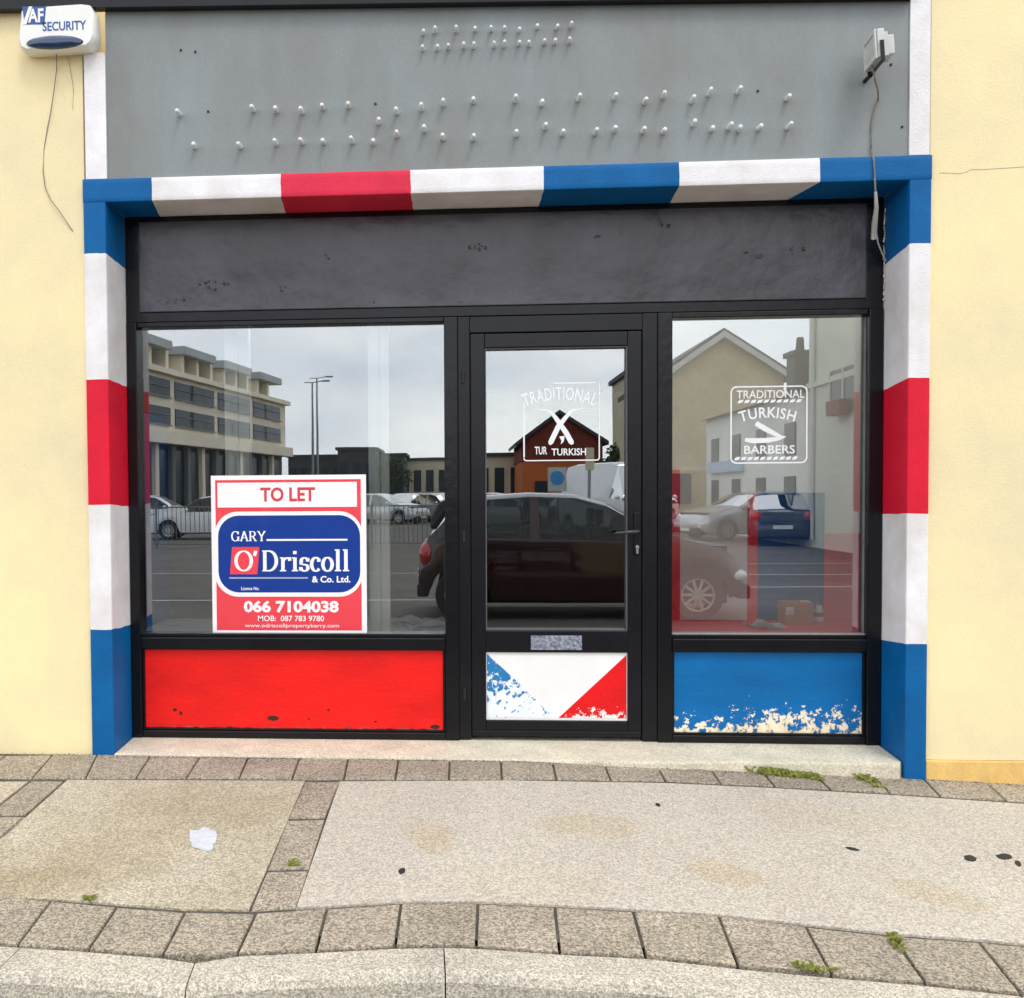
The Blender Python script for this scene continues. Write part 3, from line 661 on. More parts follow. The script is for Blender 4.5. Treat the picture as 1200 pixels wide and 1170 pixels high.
# handle
h = wp(747, 623, .25); bm = NB()
box(bm, h.x-.014, h.x+.014, .266, .278, h.z-.115, h.z+.095, 0, .004)
hd = obj('handle', bm, m_alu, door)
bm = NB(); tube(bm, [(h.x, .27, h.z), (h.x, .225, h.z), (h.x-.01, .218, h.z), (h.x-.06, .217, h.z-.003), (h.x-.105, .219, h.z-.006), (h.x-.112, .222, h.z-.006)], [.009, .009, .0095, .0085, .008, .004], 10)
obj('lever', bm, surf('lever_dark', (.045, .045, .05), .3, .2, metal=.3), hd, smooth=True)
bm = NB(); zc = h.z-.09
tube(bm, [(h.x+.002, .2655, zc+.012), (h.x+.002, .262, zc+.012)], .009, 12); box(bm, h.x-.003, h.x+.007, .262, .2655, zc-.022, zc+.008, 0, .002)
obj('lock_cylinder', bm, m_bare, hd)
for z in (.45, 1.25, 2.05): bm = NB(); tube(bm, [(.012, .268, z), (.012, .268, z+.06)], .008, 8); obj('hinge', bm, m_gasket, df)

# ---- lettering on the glass
SY = GLY-.0006
def razor(bm, pts, wds, y):
    L, R = [], []
    for i, p in enumerate(pts):
        a, b = pts[max(0, i-1)], pts[min(len(pts)-1, i+1)]; dx, dz = b[0]-a[0], b[1]-a[1]; l = math.hypot(dx, dz)
        L.append((p[0]-dz/l*wds[i], p[1]+dx/l*wds[i])); R.append((p[0]+dz/l*wds[i], p[1]-dx/l*wds[i]))
    prism_y(bm, L+list(reversed(R)), y, GLY-.0001)
def ring(bm, x0, x1, z0, z1, r, wd, y, gaps=None):
    a = rrect(x0, x1, z0, z1, r); b = rrect(x0+wd, x1-wd, z0+wd, z1-wd, max(r-wd, .001)); n = len(a)
    for i in range(n):
        j = (i+1) % n; q = [a[i], a[j], b[j], b[i]]
        if gaps and gaps(q): continue
        f = bm.faces.new([bm.verts.new((p[0], y, p[1])) for p in q]); f.normal_update()
        if f.normal.y > 0: f.normal_flip()
# right window sticker
def wx(px, py): v = wp(px, py, GLY); return v.x, v.z
sx0, sz1 = wx(856, 453); sx1, sz0 = wx(946, 543)
bm = NB(); sw, sh = sx1-sx0, sz1-sz0
ring(bm, sx0, sx1, sz0, sz1, .03, .007, SY)
for i in range(10):                                     # two rows of slanted dashes
    for (zz, x_a, x_b) in ((.79, .09, .93), (.055, .05, .88)):
        u = x_a+(x_b-x_a)*i/10; x = sx0+sw*u; z = sz0+sh*zz; d = sw*.062
        prism_y(bm, [(x, z-.004), (x+d, z-.001), (x+d+.008, z+.014), (x+.008, z+.011)], SY, GLY-.0001)
text_bm(bm, 'TRADITIONAL', sx0+sw*.08, sx0+sw*.96, sz0+sh*.84, sz0+sh*.945, GLY-.0002, .0005, .006)
text_bm(bm, 'TURKISH', sx0+sw*.13, sx0+sw*.83, sz0+sh*.56, sz0+sh*.70, GLY-.0002, .0005, .016, fan=.022)
text_bm(bm, 'BARBERS', sx0+sw*.18, sx0+sw*.84, sz0+sh*.125, sz0+sh*.235, GLY-.0002, .0005, .014)
P = lambda u, v: (sx0+sw*u, sz0+sh*v)
razor(bm, [P(.33, .52), P(.45, .45), P(.58, .38), P(.70, .33)], [.012, .013, .011, .004], SY)
razor(bm, [P(.19, .31), P(.30, .295), P(.5, .30), P(.62, .32), P(.72, .345)], [.008, .013, .012, .010, .003], SY-.0001)
obj('glass_lettering', bm, m_vinyl, pane_r)
# door sticker: crossed razors, worn lettering
dx0, dz1 = wx(613, 449); dx1, dz0 = wx(703, 540); dw, dh = dx1-dx0, dz1-dz0
bm = NB(); D = lambda u, v: (dx0+dw*u, dz0+dh*v)
ring(bm, dx0, dx1, dz0, dz1, .016, .006, SY, gaps=lambda q: (sum(p[0] for p in q)/4 < dx0+dw*.06 and sum(p[1] for p in q)/4 > dz0+dh*.75) )
bm2 = NB()                                              # left side of the frame only rises part of the way
for f in list(bm.faces):
    c = f.calc_center_median()
    if c.x < dx0+dw*.03 and f.calc_area() > .0005: bm.faces.remove(f)
    elif c.z > dz1-.01 and f.calc_area() > .0005: bm.faces.remove(f)
    elif c.x < dx0+dw*.2 and c.z > dz1-.03: bm.faces.remove(f)
bm2.free()
prism_y(bm, [D(0, .05), D(.02, .05), D(.02, .74), D(0, .74)], SY, GLY-.0001)
prism_y(bm, [D(.40, .98), D(.97, .98), D(.97, 1.0), D(.40, 1.0)], SY, GLY-.0001)
text_bm(bm, 'TRADITIONAL', *[dx0+dw*k for k in (.02, .93)], dz0+dh*.73, dz0+dh*.90, GLY-.0002, .0005, .02, fan=.034)
razor(bm, [D(.20, .655), D(.30, .65), D(.37, .62), D(.44, .53), D(.56, .36), D(.63, .235), D(.645, .21)], [.003, .006, .008, .011, .013, .013, .006], SY-.0002)
razor(bm, [D(.93, .665), D(.75, .665), D(.64, .64), D(.56, .56), D(.46, .44), D(.36, .24), D(.345, .21)], [.0015, .003, .007, .010, .013, .013, .006], SY-.0003)
prism_y(bm, [D(.47, .31), D(.54, .32), D(.53, .25), D(.49, .21), D(.50, .26)], SY, GLY-.0001)
text_bm(bm, 'TUR', dx0+dw*.15, dx0+dw*.31, dz0+dh*.085, dz0+dh*.185, GLY-.0002, .0005, .016)
text_bm(bm, 'TURKISH', dx0+dw*.37, dx0+dw*.82, dz0+dh*.07, dz0+dh*.16, GLY-.0002, .0005, .016)
obj('glass_lettering', bm, m_vinyl, [c for c in door.children if c.name.startswith('window_pane')][0])

# ---- interior
bm = NB()
box(bm, -3.0, 3.4, .46, 6.2, .15, .235); obj('interior_floor', bm, m_floor, shop)
bm = NB()                                              # ceiling; openings over both window bays are added to daylight the displays
box(bm, -3.0, 3.4, 1.24, 6.2, 2.60, 2.70); box(bm, -3.0, -1.75, .46, 1.239, 2.60, 2.70); box(bm, -.08, .985, .46, 1.239, 2.60, 2.70); box(bm, 2.49, 3.4, .46, 1.239, 2.60, 2.70); obj('ceiling', bm, m_interior, shop)
bm = NB(); box(bm, -3.1, -3.0, .46, 6.3, .15, 3.05); box(bm, 3.4, 3.5, .46, 6.3, .15, 3.05); box(bm, -3.0, 3.4, 6.2, 6.3, .15, 3.05); obj('interior_wall', bm, m_dark, shop)
bm = NB(); box(bm, -3.0, 3.4, .451, .459, 2.94, 3.2); box(bm, -3.0, -1.83, .451, .459, .15, 2.94); box(bm, 2.17, 3.4, .451, .459, .15, 2.94); obj('interior_wall', bm, m_dark, shop)
# left: grey shelf, blue side, pale posts
bm = NB(); box(bm, -1.83, -.07, .362, 1.02, .70, .765, 0, .004); obj('display_ledge', bm, m_ledge, shop)
bm = NB(); box(bm, -1.86, -1.74, .362, 1.05, .24, 1.95); obj('side_panel', bm, m_iblue, shop)
bm = NB(); box(bm, -1.74, -.07, .90, .93, .24, .699); obj('ledge_front', bm, m_dark, shop)
for (pxa, pxb, y, zt) in ((264, 292, .46, 2.60), (432, 456, .40, 2.60)):
    a, b = wp(pxa, 560, y).x, wp(pxb, 560, y).x
    bm = NB(); box(bm, a, a+(b-a)*.55, y, y+.06, .766, zt, 0, .004); box(bm, a+(b-a)*.55, b, y+.02, y+.08, .766, zt, 0, .004)
    obj('display_post', bm, m_interior, shop)
bm = NB(); box(bm, -1.86, -.07, 1.06, 1.09, .24, 2.595); obj('added_partition', bm, m_dark, shop); bm = NB(); box(bm, -.069, -.05, .40, 1.09, .24, 2.595); obj('added_partition', bm, m_dark, shop)  # dark screens added to keep daylight from the ceiling opening inside this bay
# right: red shelf with painted back boards
YB = 1.20
bx = lambda px: wp(px, 640, YB).x
bzz = lambda py: wp(900, py, YB).z
zt = bzz(626)
bm = NB(); box(bm, .99, 2.45, .362, YB-.002, .68, .735, 0, .003); obj('display_ledge', bm, m_ired, shop)
ZTOP = 2.62
for (a, b, z1) in ((.99, bx(797), bzz(550)), (bx(876), bx(888), bzz(578)), (bx(966), 2.45, zt)):
    bm = NB(); box(bm, a, b, YB, YB+.03, .736, z1); obj('back_board', bm, m_ired, shop, label='red painted strip of the display back board')
bm = NB(); box(bm, bx(797)+.001, bx(876)-.001, YB+.002, YB+.03, .736, bzz(550)); obj('back_board', bm, m_interior, shop, label='tall off-white panel of the display back board')
bm = NB(); box(bm, bx(888)+.001, bx(966)-.001, YB-.002, YB+.03, .736, bzz(578)); obj('back_board', bm, m_iblue, shop, label='blue painted panel of the display back board')
bm = NB(); box(bm, .99, 2.45, YB+.031, YB+.05, .736, ZTOP); obj('back_wall', bm, m_interior, shop)
bm = NB(); box(bm, .975, .989, .40, YB+.03, .24, ZTOP); obj('side_panel', bm, m_interior, shop)
bm = NB(); box(bm, .99, 2.45, .462, .470, 2.40, ZTOP); obj('side_panel', bm, m_interior, shop)  # unseen white board behind the head panel, added to bounce daylight down
bm = NB(); box(bm, 2.45, 2.48, .46, YB+.03, .24, ZTOP); obj('side_panel', bm, m_interior, shop)

# things inside the window
def on_ledge(px, py, z):
    d = ray(px, py); return CAM+d*((z-CAM.z)/d.z)
p = wp(920, 720, 1.02); q = wp(954, 720, 1.02); bw = q.x-p.x
t = thing('cardboard_box', 'small brown cardboard box on the red shelf of the right window', 'box', (p.x+bw/2, p.y+.05, .7355))
bm = NB(); box(bm, p.x, q.x, p.y, p.y+.14, .7358, .7358+.125, 0, .003); obj('carton', bm, m_card, t)
bm = NB(); box(bm, p.x+bw*.02, p.x+bw*.3, p.y-.0012, p.y-.0002, .79, .835); obj('paper_label', bm, m_paper, t); bm = NB(); box(bm, q.x-.05, q.x-.004, p.y+.03, p.y+.09, .8612, .8626); obj('paper_label', bm, m_paper, t)
p = on_ledge(962, 729, .7355)
t = thing('spray_bottle', 'white bottle with brown and white bands beside the cardboard box', 'bottle', (p.x, p.y+.03, .7355))
bm = NB(); tube(bm, [(p.x, p.y+.03, .736), (p.x, p.y+.03, .765)], .028, 14); tube(bm, [(p.x, p.y+.03, .79), (p.x, p.y+.03, .81), (p.x, p.y+.03, .83)], [.027, .02, .014], 14); obj('bottle_body', bm, m_paper, t, smooth=True)
bm = NB(); tube(bm, [(p.x, p.y+.03, .765), (p.x, p.y+.03, .79)], .0275, 14); tube(bm, [(p.x, p.y+.03, .83), (p.x-.012, p.y+.03, .855)], [.010, .008], 10); obj('bottle_cap', bm, surf('bottle_brown', lin(150, 70, 50), .5), t, smooth=True)
def sheets(name, label, spots, z, m=m_paper):
    c = on_ledge(spots[0][0], spots[0][1], z)
    bm = NB()
    for i, (px, py, a, b, r) in enumerate(spots):
        p = on_ledge(px, py, z); cr_, sr = math.cos(r), math.sin(r); N_ = 4; g = []
        for u in range(N_+1):
            row = []
            for v in range(N_+1):
                X, Y = (u/N_-.5)*a, (v/N_-.5)*b
                row.append(bm.verts.new((p.x+X*cr_-Y*sr, p.y+X*sr+Y*cr_, z+.003+i*.004+.06*abs(mnoise.noise(Vector((X*9+i, Y*9, px)))))))
            g.append(row)
        for u in range(N_):
            for v in range(N_): bm.faces.new((g[u][v], g[u+1][v], g[u+1][v+1], g[u][v+1]))
    bmesh.ops.solidify(bm, geom=bm.faces[:], thickness=.001)
    return tag(obj(name, bm, m, base=(c.x, c.y, z)), label, 'papers', 'papers lying in the windows')
sheets('paper_sheet', 'loose white papers on the grey shelf of the left window', [(490, 735, .21, .26, .5), (508, 732, .2, .24, -.3), (470, 731, .15, .2, 1.0)], .766)
sheets('paper_sheet', 'crumpled white paper on the red shelf of the right window', [(895, 735, .15, .2, .4), (900, 737, .12, .1, -.5)], .736)
def notice(px0, py0, px1, py1, label):
    a, b = wp(px0, py0, YB), wp(px1, py1, YB)
    bm = NB(); box(bm, a.x, b.x, YB-.003, YB+.001, b.z, a.z, 0, .0006)
    tag(obj('notice', bm, m_paper, base=((a.x+b.x)/2, YB, b.z)), label, 'notice', 'notices on the wall inside')
notice(975, 540, 985, 548, 'small upper paper notice on the wall inside the right window')
notice(974, 556, 987, 573, 'larger lower paper notice on the wall inside the right window')

# ================================================================== TO LET SIGN
a, b = wp(250, 563, GLY), wp(433, 744, GLY)
X0, X1, Z0, Z1 = -1.293, -.487, .772, 1.597
sg = thing('to_let_sign', 'red, white and blue estate agent TO LET board standing in the left window', 'sign', ((X0+X1)/2, GLY-.01, Z0))
bm = NB(); box(bm, X0, X1, GLY-.0085, GLY-.0012, Z0, Z1, 0, .001); obj('board', bm, m_swhite, sg)
y1, y2, y3 = GLY-.0092, GLY-.0098, GLY-.0104
sw, sh = X1-X0, Z1-Z0
U = lambda u: X0+sw*(u-60)/1060.            # measured on an enlarged view of the board
V = lambda v: Z1-sh*(v-60)/1060.
bm = NB()
prism_y(bm, [(U(90), V(1090)), (U(1085), V(1090)), (U(1085), V(90)), (U(90), V(90))], y1, GLY-.0084); obj('red_ground', bm, m_sred, sg)
bm = NB(); prism_y(bm, [(U(105), V(272)), (U(1058), V(272)), (U(1058), V(108)), (U(105), V(108))], y2, y1+.0001)
prism_y(bm, rrect(U(82), U(1094), V(866), V(300), .15*sw, 8), y2, y1+.0001); obj('white_ground', bm, m_swhite, sg)
bm = NB(); prism_y(bm, rrect(U(106), U(1078), V(838), V(326), .135*sw, 8), y3, y2+.0001); obj('blue_ground', bm, m_sblue, sg)
bm = NB(); prism_y(bm, [(U(186), V(716)), (U(374), V(716)), (U(390), V(535)), (U(202), V(535))], y3-.0006, y3+.0001); obj('red_square', bm, m_sred, sg)
bm = NB(); text_bm(bm, 'TO LET', U(400), U(775), V(235), V(140), y2-.0001, .0006, .03); obj('lettering', bm, m_sred2, sg, label='red TO LET lettering')
bm = NB(); yt = y3-.0010
serif_word(bm, 'O', U(212), V(695), V(560)-V(695), yt, width=U(350)-U(212))
serif_word(bm, "'", U(345), V(690), V(560)-V(690), yt, width=.028)
serif_word(bm, 'Driscoll', U(402), V(697), V(558)-V(697), yt, width=U(1008)-U(402))
serif_word(bm, 'GARY', U(195), V(496), V(430)-V(496), yt, width=U(436)-U(195))
prism_y(bm, [(U(440), V(495)), (U(992), V(495)), (U(992), V(483)), (U(440), V(483))], yt, y3+.0001)
for z in (738, 744): prism_y(bm, [(U(180), V(z+1)), (U(720), V(z+1)), (U(720), V(z-1)), (U(180), V(z-1))], yt, y3+.0001)
text_bm(bm, '& Co. Ltd.', U(748), U(1010), V(772), V(728), yt+.0006, .0006, .028)
text_bm(bm, 'Licence No.', U(262), U(385), V(822), V(800), yt+.0006, .0006, .012)
text_bm(bm, '066 7104038', U(278), U(928), V(972), V(892), y1-.0001, .0006, .04)
text_bm(bm, 'MOB:  087 783 9780', U(375), U(828), V(1030), V(992), y1-.0001, .0006, .012)
text_bm(bm, 'www.odriscollpropertykerry.com', U(285), U(930), V(1078), V(1046), y1-.0001, .0006, .004)
obj('lettering', bm, m_swhite, sg, label='white company name and telephone lettering')

# ================================================================== ALARM BOX
A0, A1 = wp(22, 62, -.05), wp(113, 8, -.05)
ax0, ax1, az0, az1 = A0.x, A1.x, A0.z, A1.z+.01
al = thing('alarm_box', 'white wall alarm box with blue lettering and dark blue oval lens', 'alarm box', ((ax0+ax1)/2, .02, az0))
bm = NB(); aw, ah = ax1-ax0, az1-az0
out = [(.10, 0), (.90, .04), (.965, .14), (1., .30), (.985, .80), (.93, .97), (.82, 1.0), (.15, .97), (.05, .90), (.03, .6), (.0, .25), (.03, .08)]
def apts(s, dz=0): return [(ax0+aw*(.5+(u-.5)*s), az0+ah*(.5+(v-.5)*s)+dz) for u, v in out]
rings = []
for (s, y) in ((.97, .019), (1.0, .0), (1.0, -.045), (.98, -.062), (.93, -.072)):
    rings.append([bm.verts.new((x, y, z)) for x, z in apts(s)])
n = len(out)
for r0, r1 in zip(rings[:-1], rings[1:]):
    for k in range(n): bm.faces.new((r0[k], r0[(k+1) % n], r1[(k+1) % n], r1[k]))
bm.faces.new(rings[-1]); bm.faces.new(list(reversed(rings[0]))); bmesh.ops.recalc_face_normals(bm, faces=bm.faces)
obj('cover', bm, m_acover, al, smooth=True)
bm = NB(); c = wp(64, 50, -.074); rx, rz = aw*.365, ah*.15; R2 = []
for k, (s, y) in enumerate(((1.0, -.0715), (.95, -.080), (.7, -.088), (.3, -.092))):
    R2.append([bm.verts.new((c.x+rx*s*math.cos(2*math.pi*i/28), y, c.z+rz*s*math.sin(2*math.pi*i/28))) for i in range(28)])
for r0, r1 in zip(R2[:-1], R2[1:]):
    for k in range(28): bm.faces.new((r0[k], r0[(k+1) % 28], r1[(k+1) % 28], r1[k]))
bm.faces.new(R2[-1]); bmesh.ops.recalc_face_normals(bm, faces=bm.faces)
obj('lens', bm, m_navy, al, smooth=True)
ya = -.0722
al_w = lambda px, py: (lambda v: (v.x, v.z))(wp(px, py, ya))
bm = NB(); t0, t1 = al_w(50, 37), al_w(101, 24)
text_bm(bm, 'SECURITY', t0[0], t1[0], t0[1], t1[1], ya, .0008, .02)
prism_y(bm, [al_w(26, 8), al_w(54, 8), al_w(52, 29), al_w(29, 29)], ya-.0008, ya+.0005)
obj('lettering', bm, m_ablue, al)
bm = NB(); prism_y(bm, [al_w(26.5, 29), al_w(31, 29), al_w(38, 8), al_w(34, 8)], ya-.0016, ya-.0007)
t0, t1 = al_w(33, 27), al_w(51, 10); text_bm(bm, 'AF', t0[0], t1[0], t0[1], t1[1], ya-.0008, .0008, .03)
obj('lettering', bm, m_acover, al)
bm = NB(); CP = [(69, 63), (67, 80), (64, 105), (60, 130), (55, 152), (51, 175), (50, 200), (53, 220), (60, 235), (70, 248), (78, 260), (83, 268), (85, 271)]
tube(bm, [(lambda v: (v.x, .014-.006*math.sin(i*.9)-(0.03 if i == 0 else 0), v.z))(wp(*q, .014)) for i, q in enumerate(CP)], .0022, 6)
CP = [(79, 66), (83, 85), (86, 105), (85, 128)]
tube(bm, [(lambda v: (v.x, .0175, v.z))(wp(*q, .016)) for q in CP], .0009, 5)
obj('cable', bm, m_cable, al, smooth=True)

# ================================================================== FLOODLIGHT
fc = wp(1019, 60, -.12)
fl = thing('floodlight', 'silver floodlight hanging on the grey fascia with a thin trailing cable', 'floodlight', (fc.x, .014, fc.z))
def rbox(bm, M, sx, sy, sz, bev=.004, mi=0):
    t_ = bmesh.new(); box(t_, -sx/2, sx/2, -sy/2, sy/2, -sz/2, sz/2, mi, bev)
    bmesh.ops.transform(t_, matrix=M, verts=t_.verts); tm = bpy.data.meshes.new('t'); t_.to_mesh(tm); t_.free(); bm.from_mesh(tm); bpy.data.meshes.remove(tm)
# the lamp faces left and out; its local +x is the back of the lamp
M0 = Matrix.Translation(Vector((wp(1003, 70, 0).x+.035, -.125, fc.z))) @ Matrix.Rotation(math.radians(-4), 4, 'Z') @ Matrix.Rotation(math.radians(-4), 4, 'Y')
bm = NB()
M0 = M0 @ Matrix.Diagonal(Vector((.78, .80, .80, 1)))
rbox(bm, M0, .040, .20, .155, .006)
for k in range(5): rbox(bm, M0 @ Matrix.Translation(Vector((.034, -.07+.035*k, 0))), .022, .012, .13, .002)
rbox(bm, M0 @ Matrix.Translation(Vector((.064, 0, .0))), .040, .12, .105, .006)
obj('housing', bm, m_silver, fl)
bm = NB()
for s_ in (-1, 1):
    rbox(bm, M0 @ Matrix.Translation(Vector((-.028, s_*.084, 0))), .012, .022, .16, .003); rbox(bm, M0 @ Matrix.Translation(Vector((-.0285, 0, s_*.068))), .0125, .146, .022, .003)
obj('bezel', bm, m_silver, fl)
bm = NB(); rbox(bm, M0 @ Matrix.Translation(Vector((-.027, 0, 0))), .004, .145, .115, .001); obj('lamp_glass', bm, m_lens, fl)
bm = NB()
pb = M0 @ Vector((0, .0, -.096)); 
for s_ in (-1, 1): rbox(bm, M0 @ Matrix.Translation(Vector((.0, s_*.108, -.045))), .022, .004, .11, .001)
rbox(bm, M0 @ Matrix.Translation(Vector((.0, 0, -.099))), .022, .22, .004, .001)
pe = M0 @ Vector((0, .09, -.10)); tube(bm, [pe, (pe.x, .014, pe.z)], .010, 8)
obj('bracket', bm, m_black, fl)
bm = NB(); CP = [(1021, 68, -.12), (1025, 92, -.10), (1029, 106, -.03), (1029, 118, .008), (1024, 132, .008), (1021, 150, .008), (1021, 175, .006), (1024, 188, -.006), (1025, 208, -.008), (1026, 226, -.004)]
P3 = [wp(*q) for q in CP]; tube(bm, P3, .0042, 6); obj('cable', bm, m_cable, fl, smooth=True)
bm = NB(); P3 = [wp(1026, 225, -.005), wp(1027, 243, .03), wp(1025, 262, .12), wp(1024, 280, .16)]; tube(bm, P3, [.006, .009, .013, .013], 8)
P3 = [wp(1025, 262, .15), wp(1029, 285, .2), wp(1035, 300, .23), wp(1038, 306, .25)]; tube(bm, P3, .004, 6)
obj('cable_end', bm, surf('white_sleeve', (.55, .54, .5), .5, .2, 30), fl, smooth=True)
# hairline crack in the right-hand render
bm = NB(); P3 = [wp(px, py, .0195) for px, py in ((1101, 203), (1112, 203), (1124, 204), (1132, 202), (1138, 199), (1150, 199), (1165, 198), (1182, 197), (1210, 195), (1240, 196))]
tube(bm, P3, .0009, 4); obj('hairline_crack', bm, m_cable, [c for c in shop.children if c.name == 'wall'][0])

# ================================================================== THE STREET BEHIND THE CAMERA (seen mirrored in the glass)
exec_street = True
m_cg = surf('car_window', (.012, .014, .016), .06, .1, coat=.6)
m_cg = bpy.data.materials.new('car_glass'); m_cg.use_nodes = True; t = m_cg.node_tree; t.nodes.clear()
a_, b_, c_, d_, e_ = [t.nodes.new(k) for k in ('ShaderNodeBsdfGlossy', 'ShaderNodeBsdfTransparent', 'ShaderNodeFresnel', 'ShaderNodeMixShader', 'ShaderNodeOutputMaterial')]
a_.inputs['Roughness'].default_value = .02; b_.inputs['Color'].default_value = (.30, .34, .35, 1); c_.inputs['IOR'].default_value = 1.55
t.links.new(c_.outputs[0], d_.inputs[0]); t.links.new(b_.outputs[0], d_.inputs[1]); t.links.new(a_.outputs[0], d_.inputs[2]); t.links.new(d_.outputs[0], e_.inputs['Surface'])
m_tyre = surf('tyre', (.015, .015, .015), .8, .2)
m_rim = surf('alloy_rim', (.55, .55, .56), .3, .05, metal=.7)
m_plas = surf('black_plastic', (.02, .02, .02), .6, .2)
m_hl = surf('headlamp', (.7, .72, .75), .1, .05, coat=.8)
m_tl = surf('tail_lamp', (.45, .01, .012), .15, .05, coat=.8)
m_plate = surf('number_plate', (.75, .75, .72), .5, .05)
def paint(name, c, metal=.3): return surf(name, c, .25, .04, 3, metal=metal, coat=.8)
p_red = paint('maroon_paint', lin(42, 5, 10)); p_white = paint('white_car_paint', (.75, .76, .77), 0); p_silver = paint('silver_paint', (.5, .52, .53), .5)
p_navy = paint('navy_paint', lin(10, 32, 66), 0); p_grey = paint('grey_paint', (.10, .11, .12), .4)
def interp(pts, x):
    if x <= pts[0][0]: return pts[0][1]
    for (a, b), (c, d) in zip(pts[:-1], pts[1:]):
        if x <= c:
            t_ = (x-a)/(c-a); t_ = t_*t_*(3-2*t_) if False else t_
            return b+(d-b)*t_
    return pts[-1][1]
def car(name, label, pm, L, wdt, top, belt, wheels, wr, sill=.24, pillars=(), glass_from=None, cat='car', panel_van=False, n=76, group=None):
    """front towards +x, origin under the middle of the car"""
    t_ = thing(name, label, cat, group=group); hw = wdt/2; body = NB(); win = NB(); st = [L*i/n for i in range(n+1)]; rows = []
    for s in st:
        e = min(s, L-s); ww = hw*(1-.20*max(0, 1-e/.45)**2.2-.03*max(0, 1-e/1.2))
        zt, zb_ = interp(top, s), interp(belt, s); zb_ = min(zb_, zt-.005)
        lo = sill+.10*max(0, 1-e/.3)
        for wc in wheels:
            d = abs(s-wc)
            if d < wr+.055: lo = max(lo, wr+math.sqrt((wr+.055)**2-d*d))
        lo = min(lo, zb_-.12); gh = max(zt-zb_, 0)
        wt = ww*.955-gh*.30
        prof = [(ww*.97, lo), (ww, lo+.3*(zb_-lo)), (ww*.992, zb_-.10 if zb_-.10 > lo+.3*(zb_-lo) else lo+.6*(zb_-lo)), (ww*.955, zb_), (wt, zt-.045*min(1, gh*4)), (wt*.80, zt-.008), (wt*.4, zt+.006), (0, zt+.01)]
        rows.append((s, zt, zb_, gh, prof))
    def vs(bmx):
        cache = {}
        def g(i, k, sg_):
            key = (i, k, sg_ if k < 7 else 1)
            if key not in cache:
                s, _, _, _, pr = rows[i]; cache[key] = bmx.verts.new((s-L/2, sg_*pr[k][0], pr[k][1]))
            return cache[key]
        return g
    gb, gw = vs(body), vs(win)
    for i in range(n):
        s0, s1 = st[i], st[i+1]; sm = (s0+s1)/2; gh = min(rows[i][3], rows[i+1][3]); slope = abs(rows[i+1][1]-rows[i][1])/(s1-s0)
        pil = any(abs(sm-p_) < .055 for p_ in pillars)
        for k in range(7):
            for sg_ in (1, -1):
                glass = False
                if k == 3 and gh > .16 and not pil and (not panel_van or sm > panel_van): glass = True
                if k >= 4 and max(rows[i][3], rows[i+1][3]) > .10 and slope > .30 and (glass_from is None or sm > glass_from): glass = True
                g, bmx = (gw, win) if glass else (gb, body)
                q = [g(i, k, sg_), g(i+1, k, sg_), g(i+1, k+1, sg_), g(i, k+1, sg_)]
                if sg_ < 0: q.reverse()
                try: bmx.faces.new(q)
                except ValueError: pass
    for i, rev in ((0, False), (n, True)):
        lp_ = [gb(i, k, 1) for k in range(8)]+[gb(i, k, -1) for k in range(6, -1, -1)]
        try: body.faces.new(lp_ if not rev else list(reversed(lp_)))
        except ValueError: pass
    bmesh.ops.recalc_face_normals(body, faces=body.faces)
    obj('body', body, pm, t_, smooth=True)
    if win.faces: obj('window', win, m_cg, t_, smooth=True)
    else: win.free()
    bm = NB(); box(bm, -L/2+.25, L/2-.25, -hw*.78, hw*.78, sill-.05, interp(belt, L/2)-.08); 
    o = obj('underbody', bm, m_plas, t_)
    for sx in (.36, .58):                               # seats seen through the windows
        for sg_ in (1, -1):
            zb_ = interp(belt, L*sx); bm = NB(); box(bm, L*(sx-.5)-.12, L*(sx-.5)+.06, sg_*hw*.45-.24, sg_*hw*.45+.24, zb_-.35, zb_+.16, 0, .05); box(bm, L*(sx-.5)-.12, L*(sx-.5)-.02, sg_*hw*.45-.13, sg_*hw*.45+.13, zb_+.18, zb_+.36, 0, .04); box(bm, L*(sx-.5)-.09, L*(sx-.5)-.05, sg_*hw*.45-.05, sg_*hw*.45+.05, zb_+.12, zb_+.2); obj('seat', bm, m_plas, t_)
    bm = NB(); box(bm, -L/2-.02, -L/2+.12, -hw*.80, hw*.80, sill+.02, sill+.18, 0, .03); box(bm, L/2-.12, L/2+.02, -hw*.80, hw*.80, sill, sill+.16, 0, .03); obj('bumper', bm, m_plas, t_)
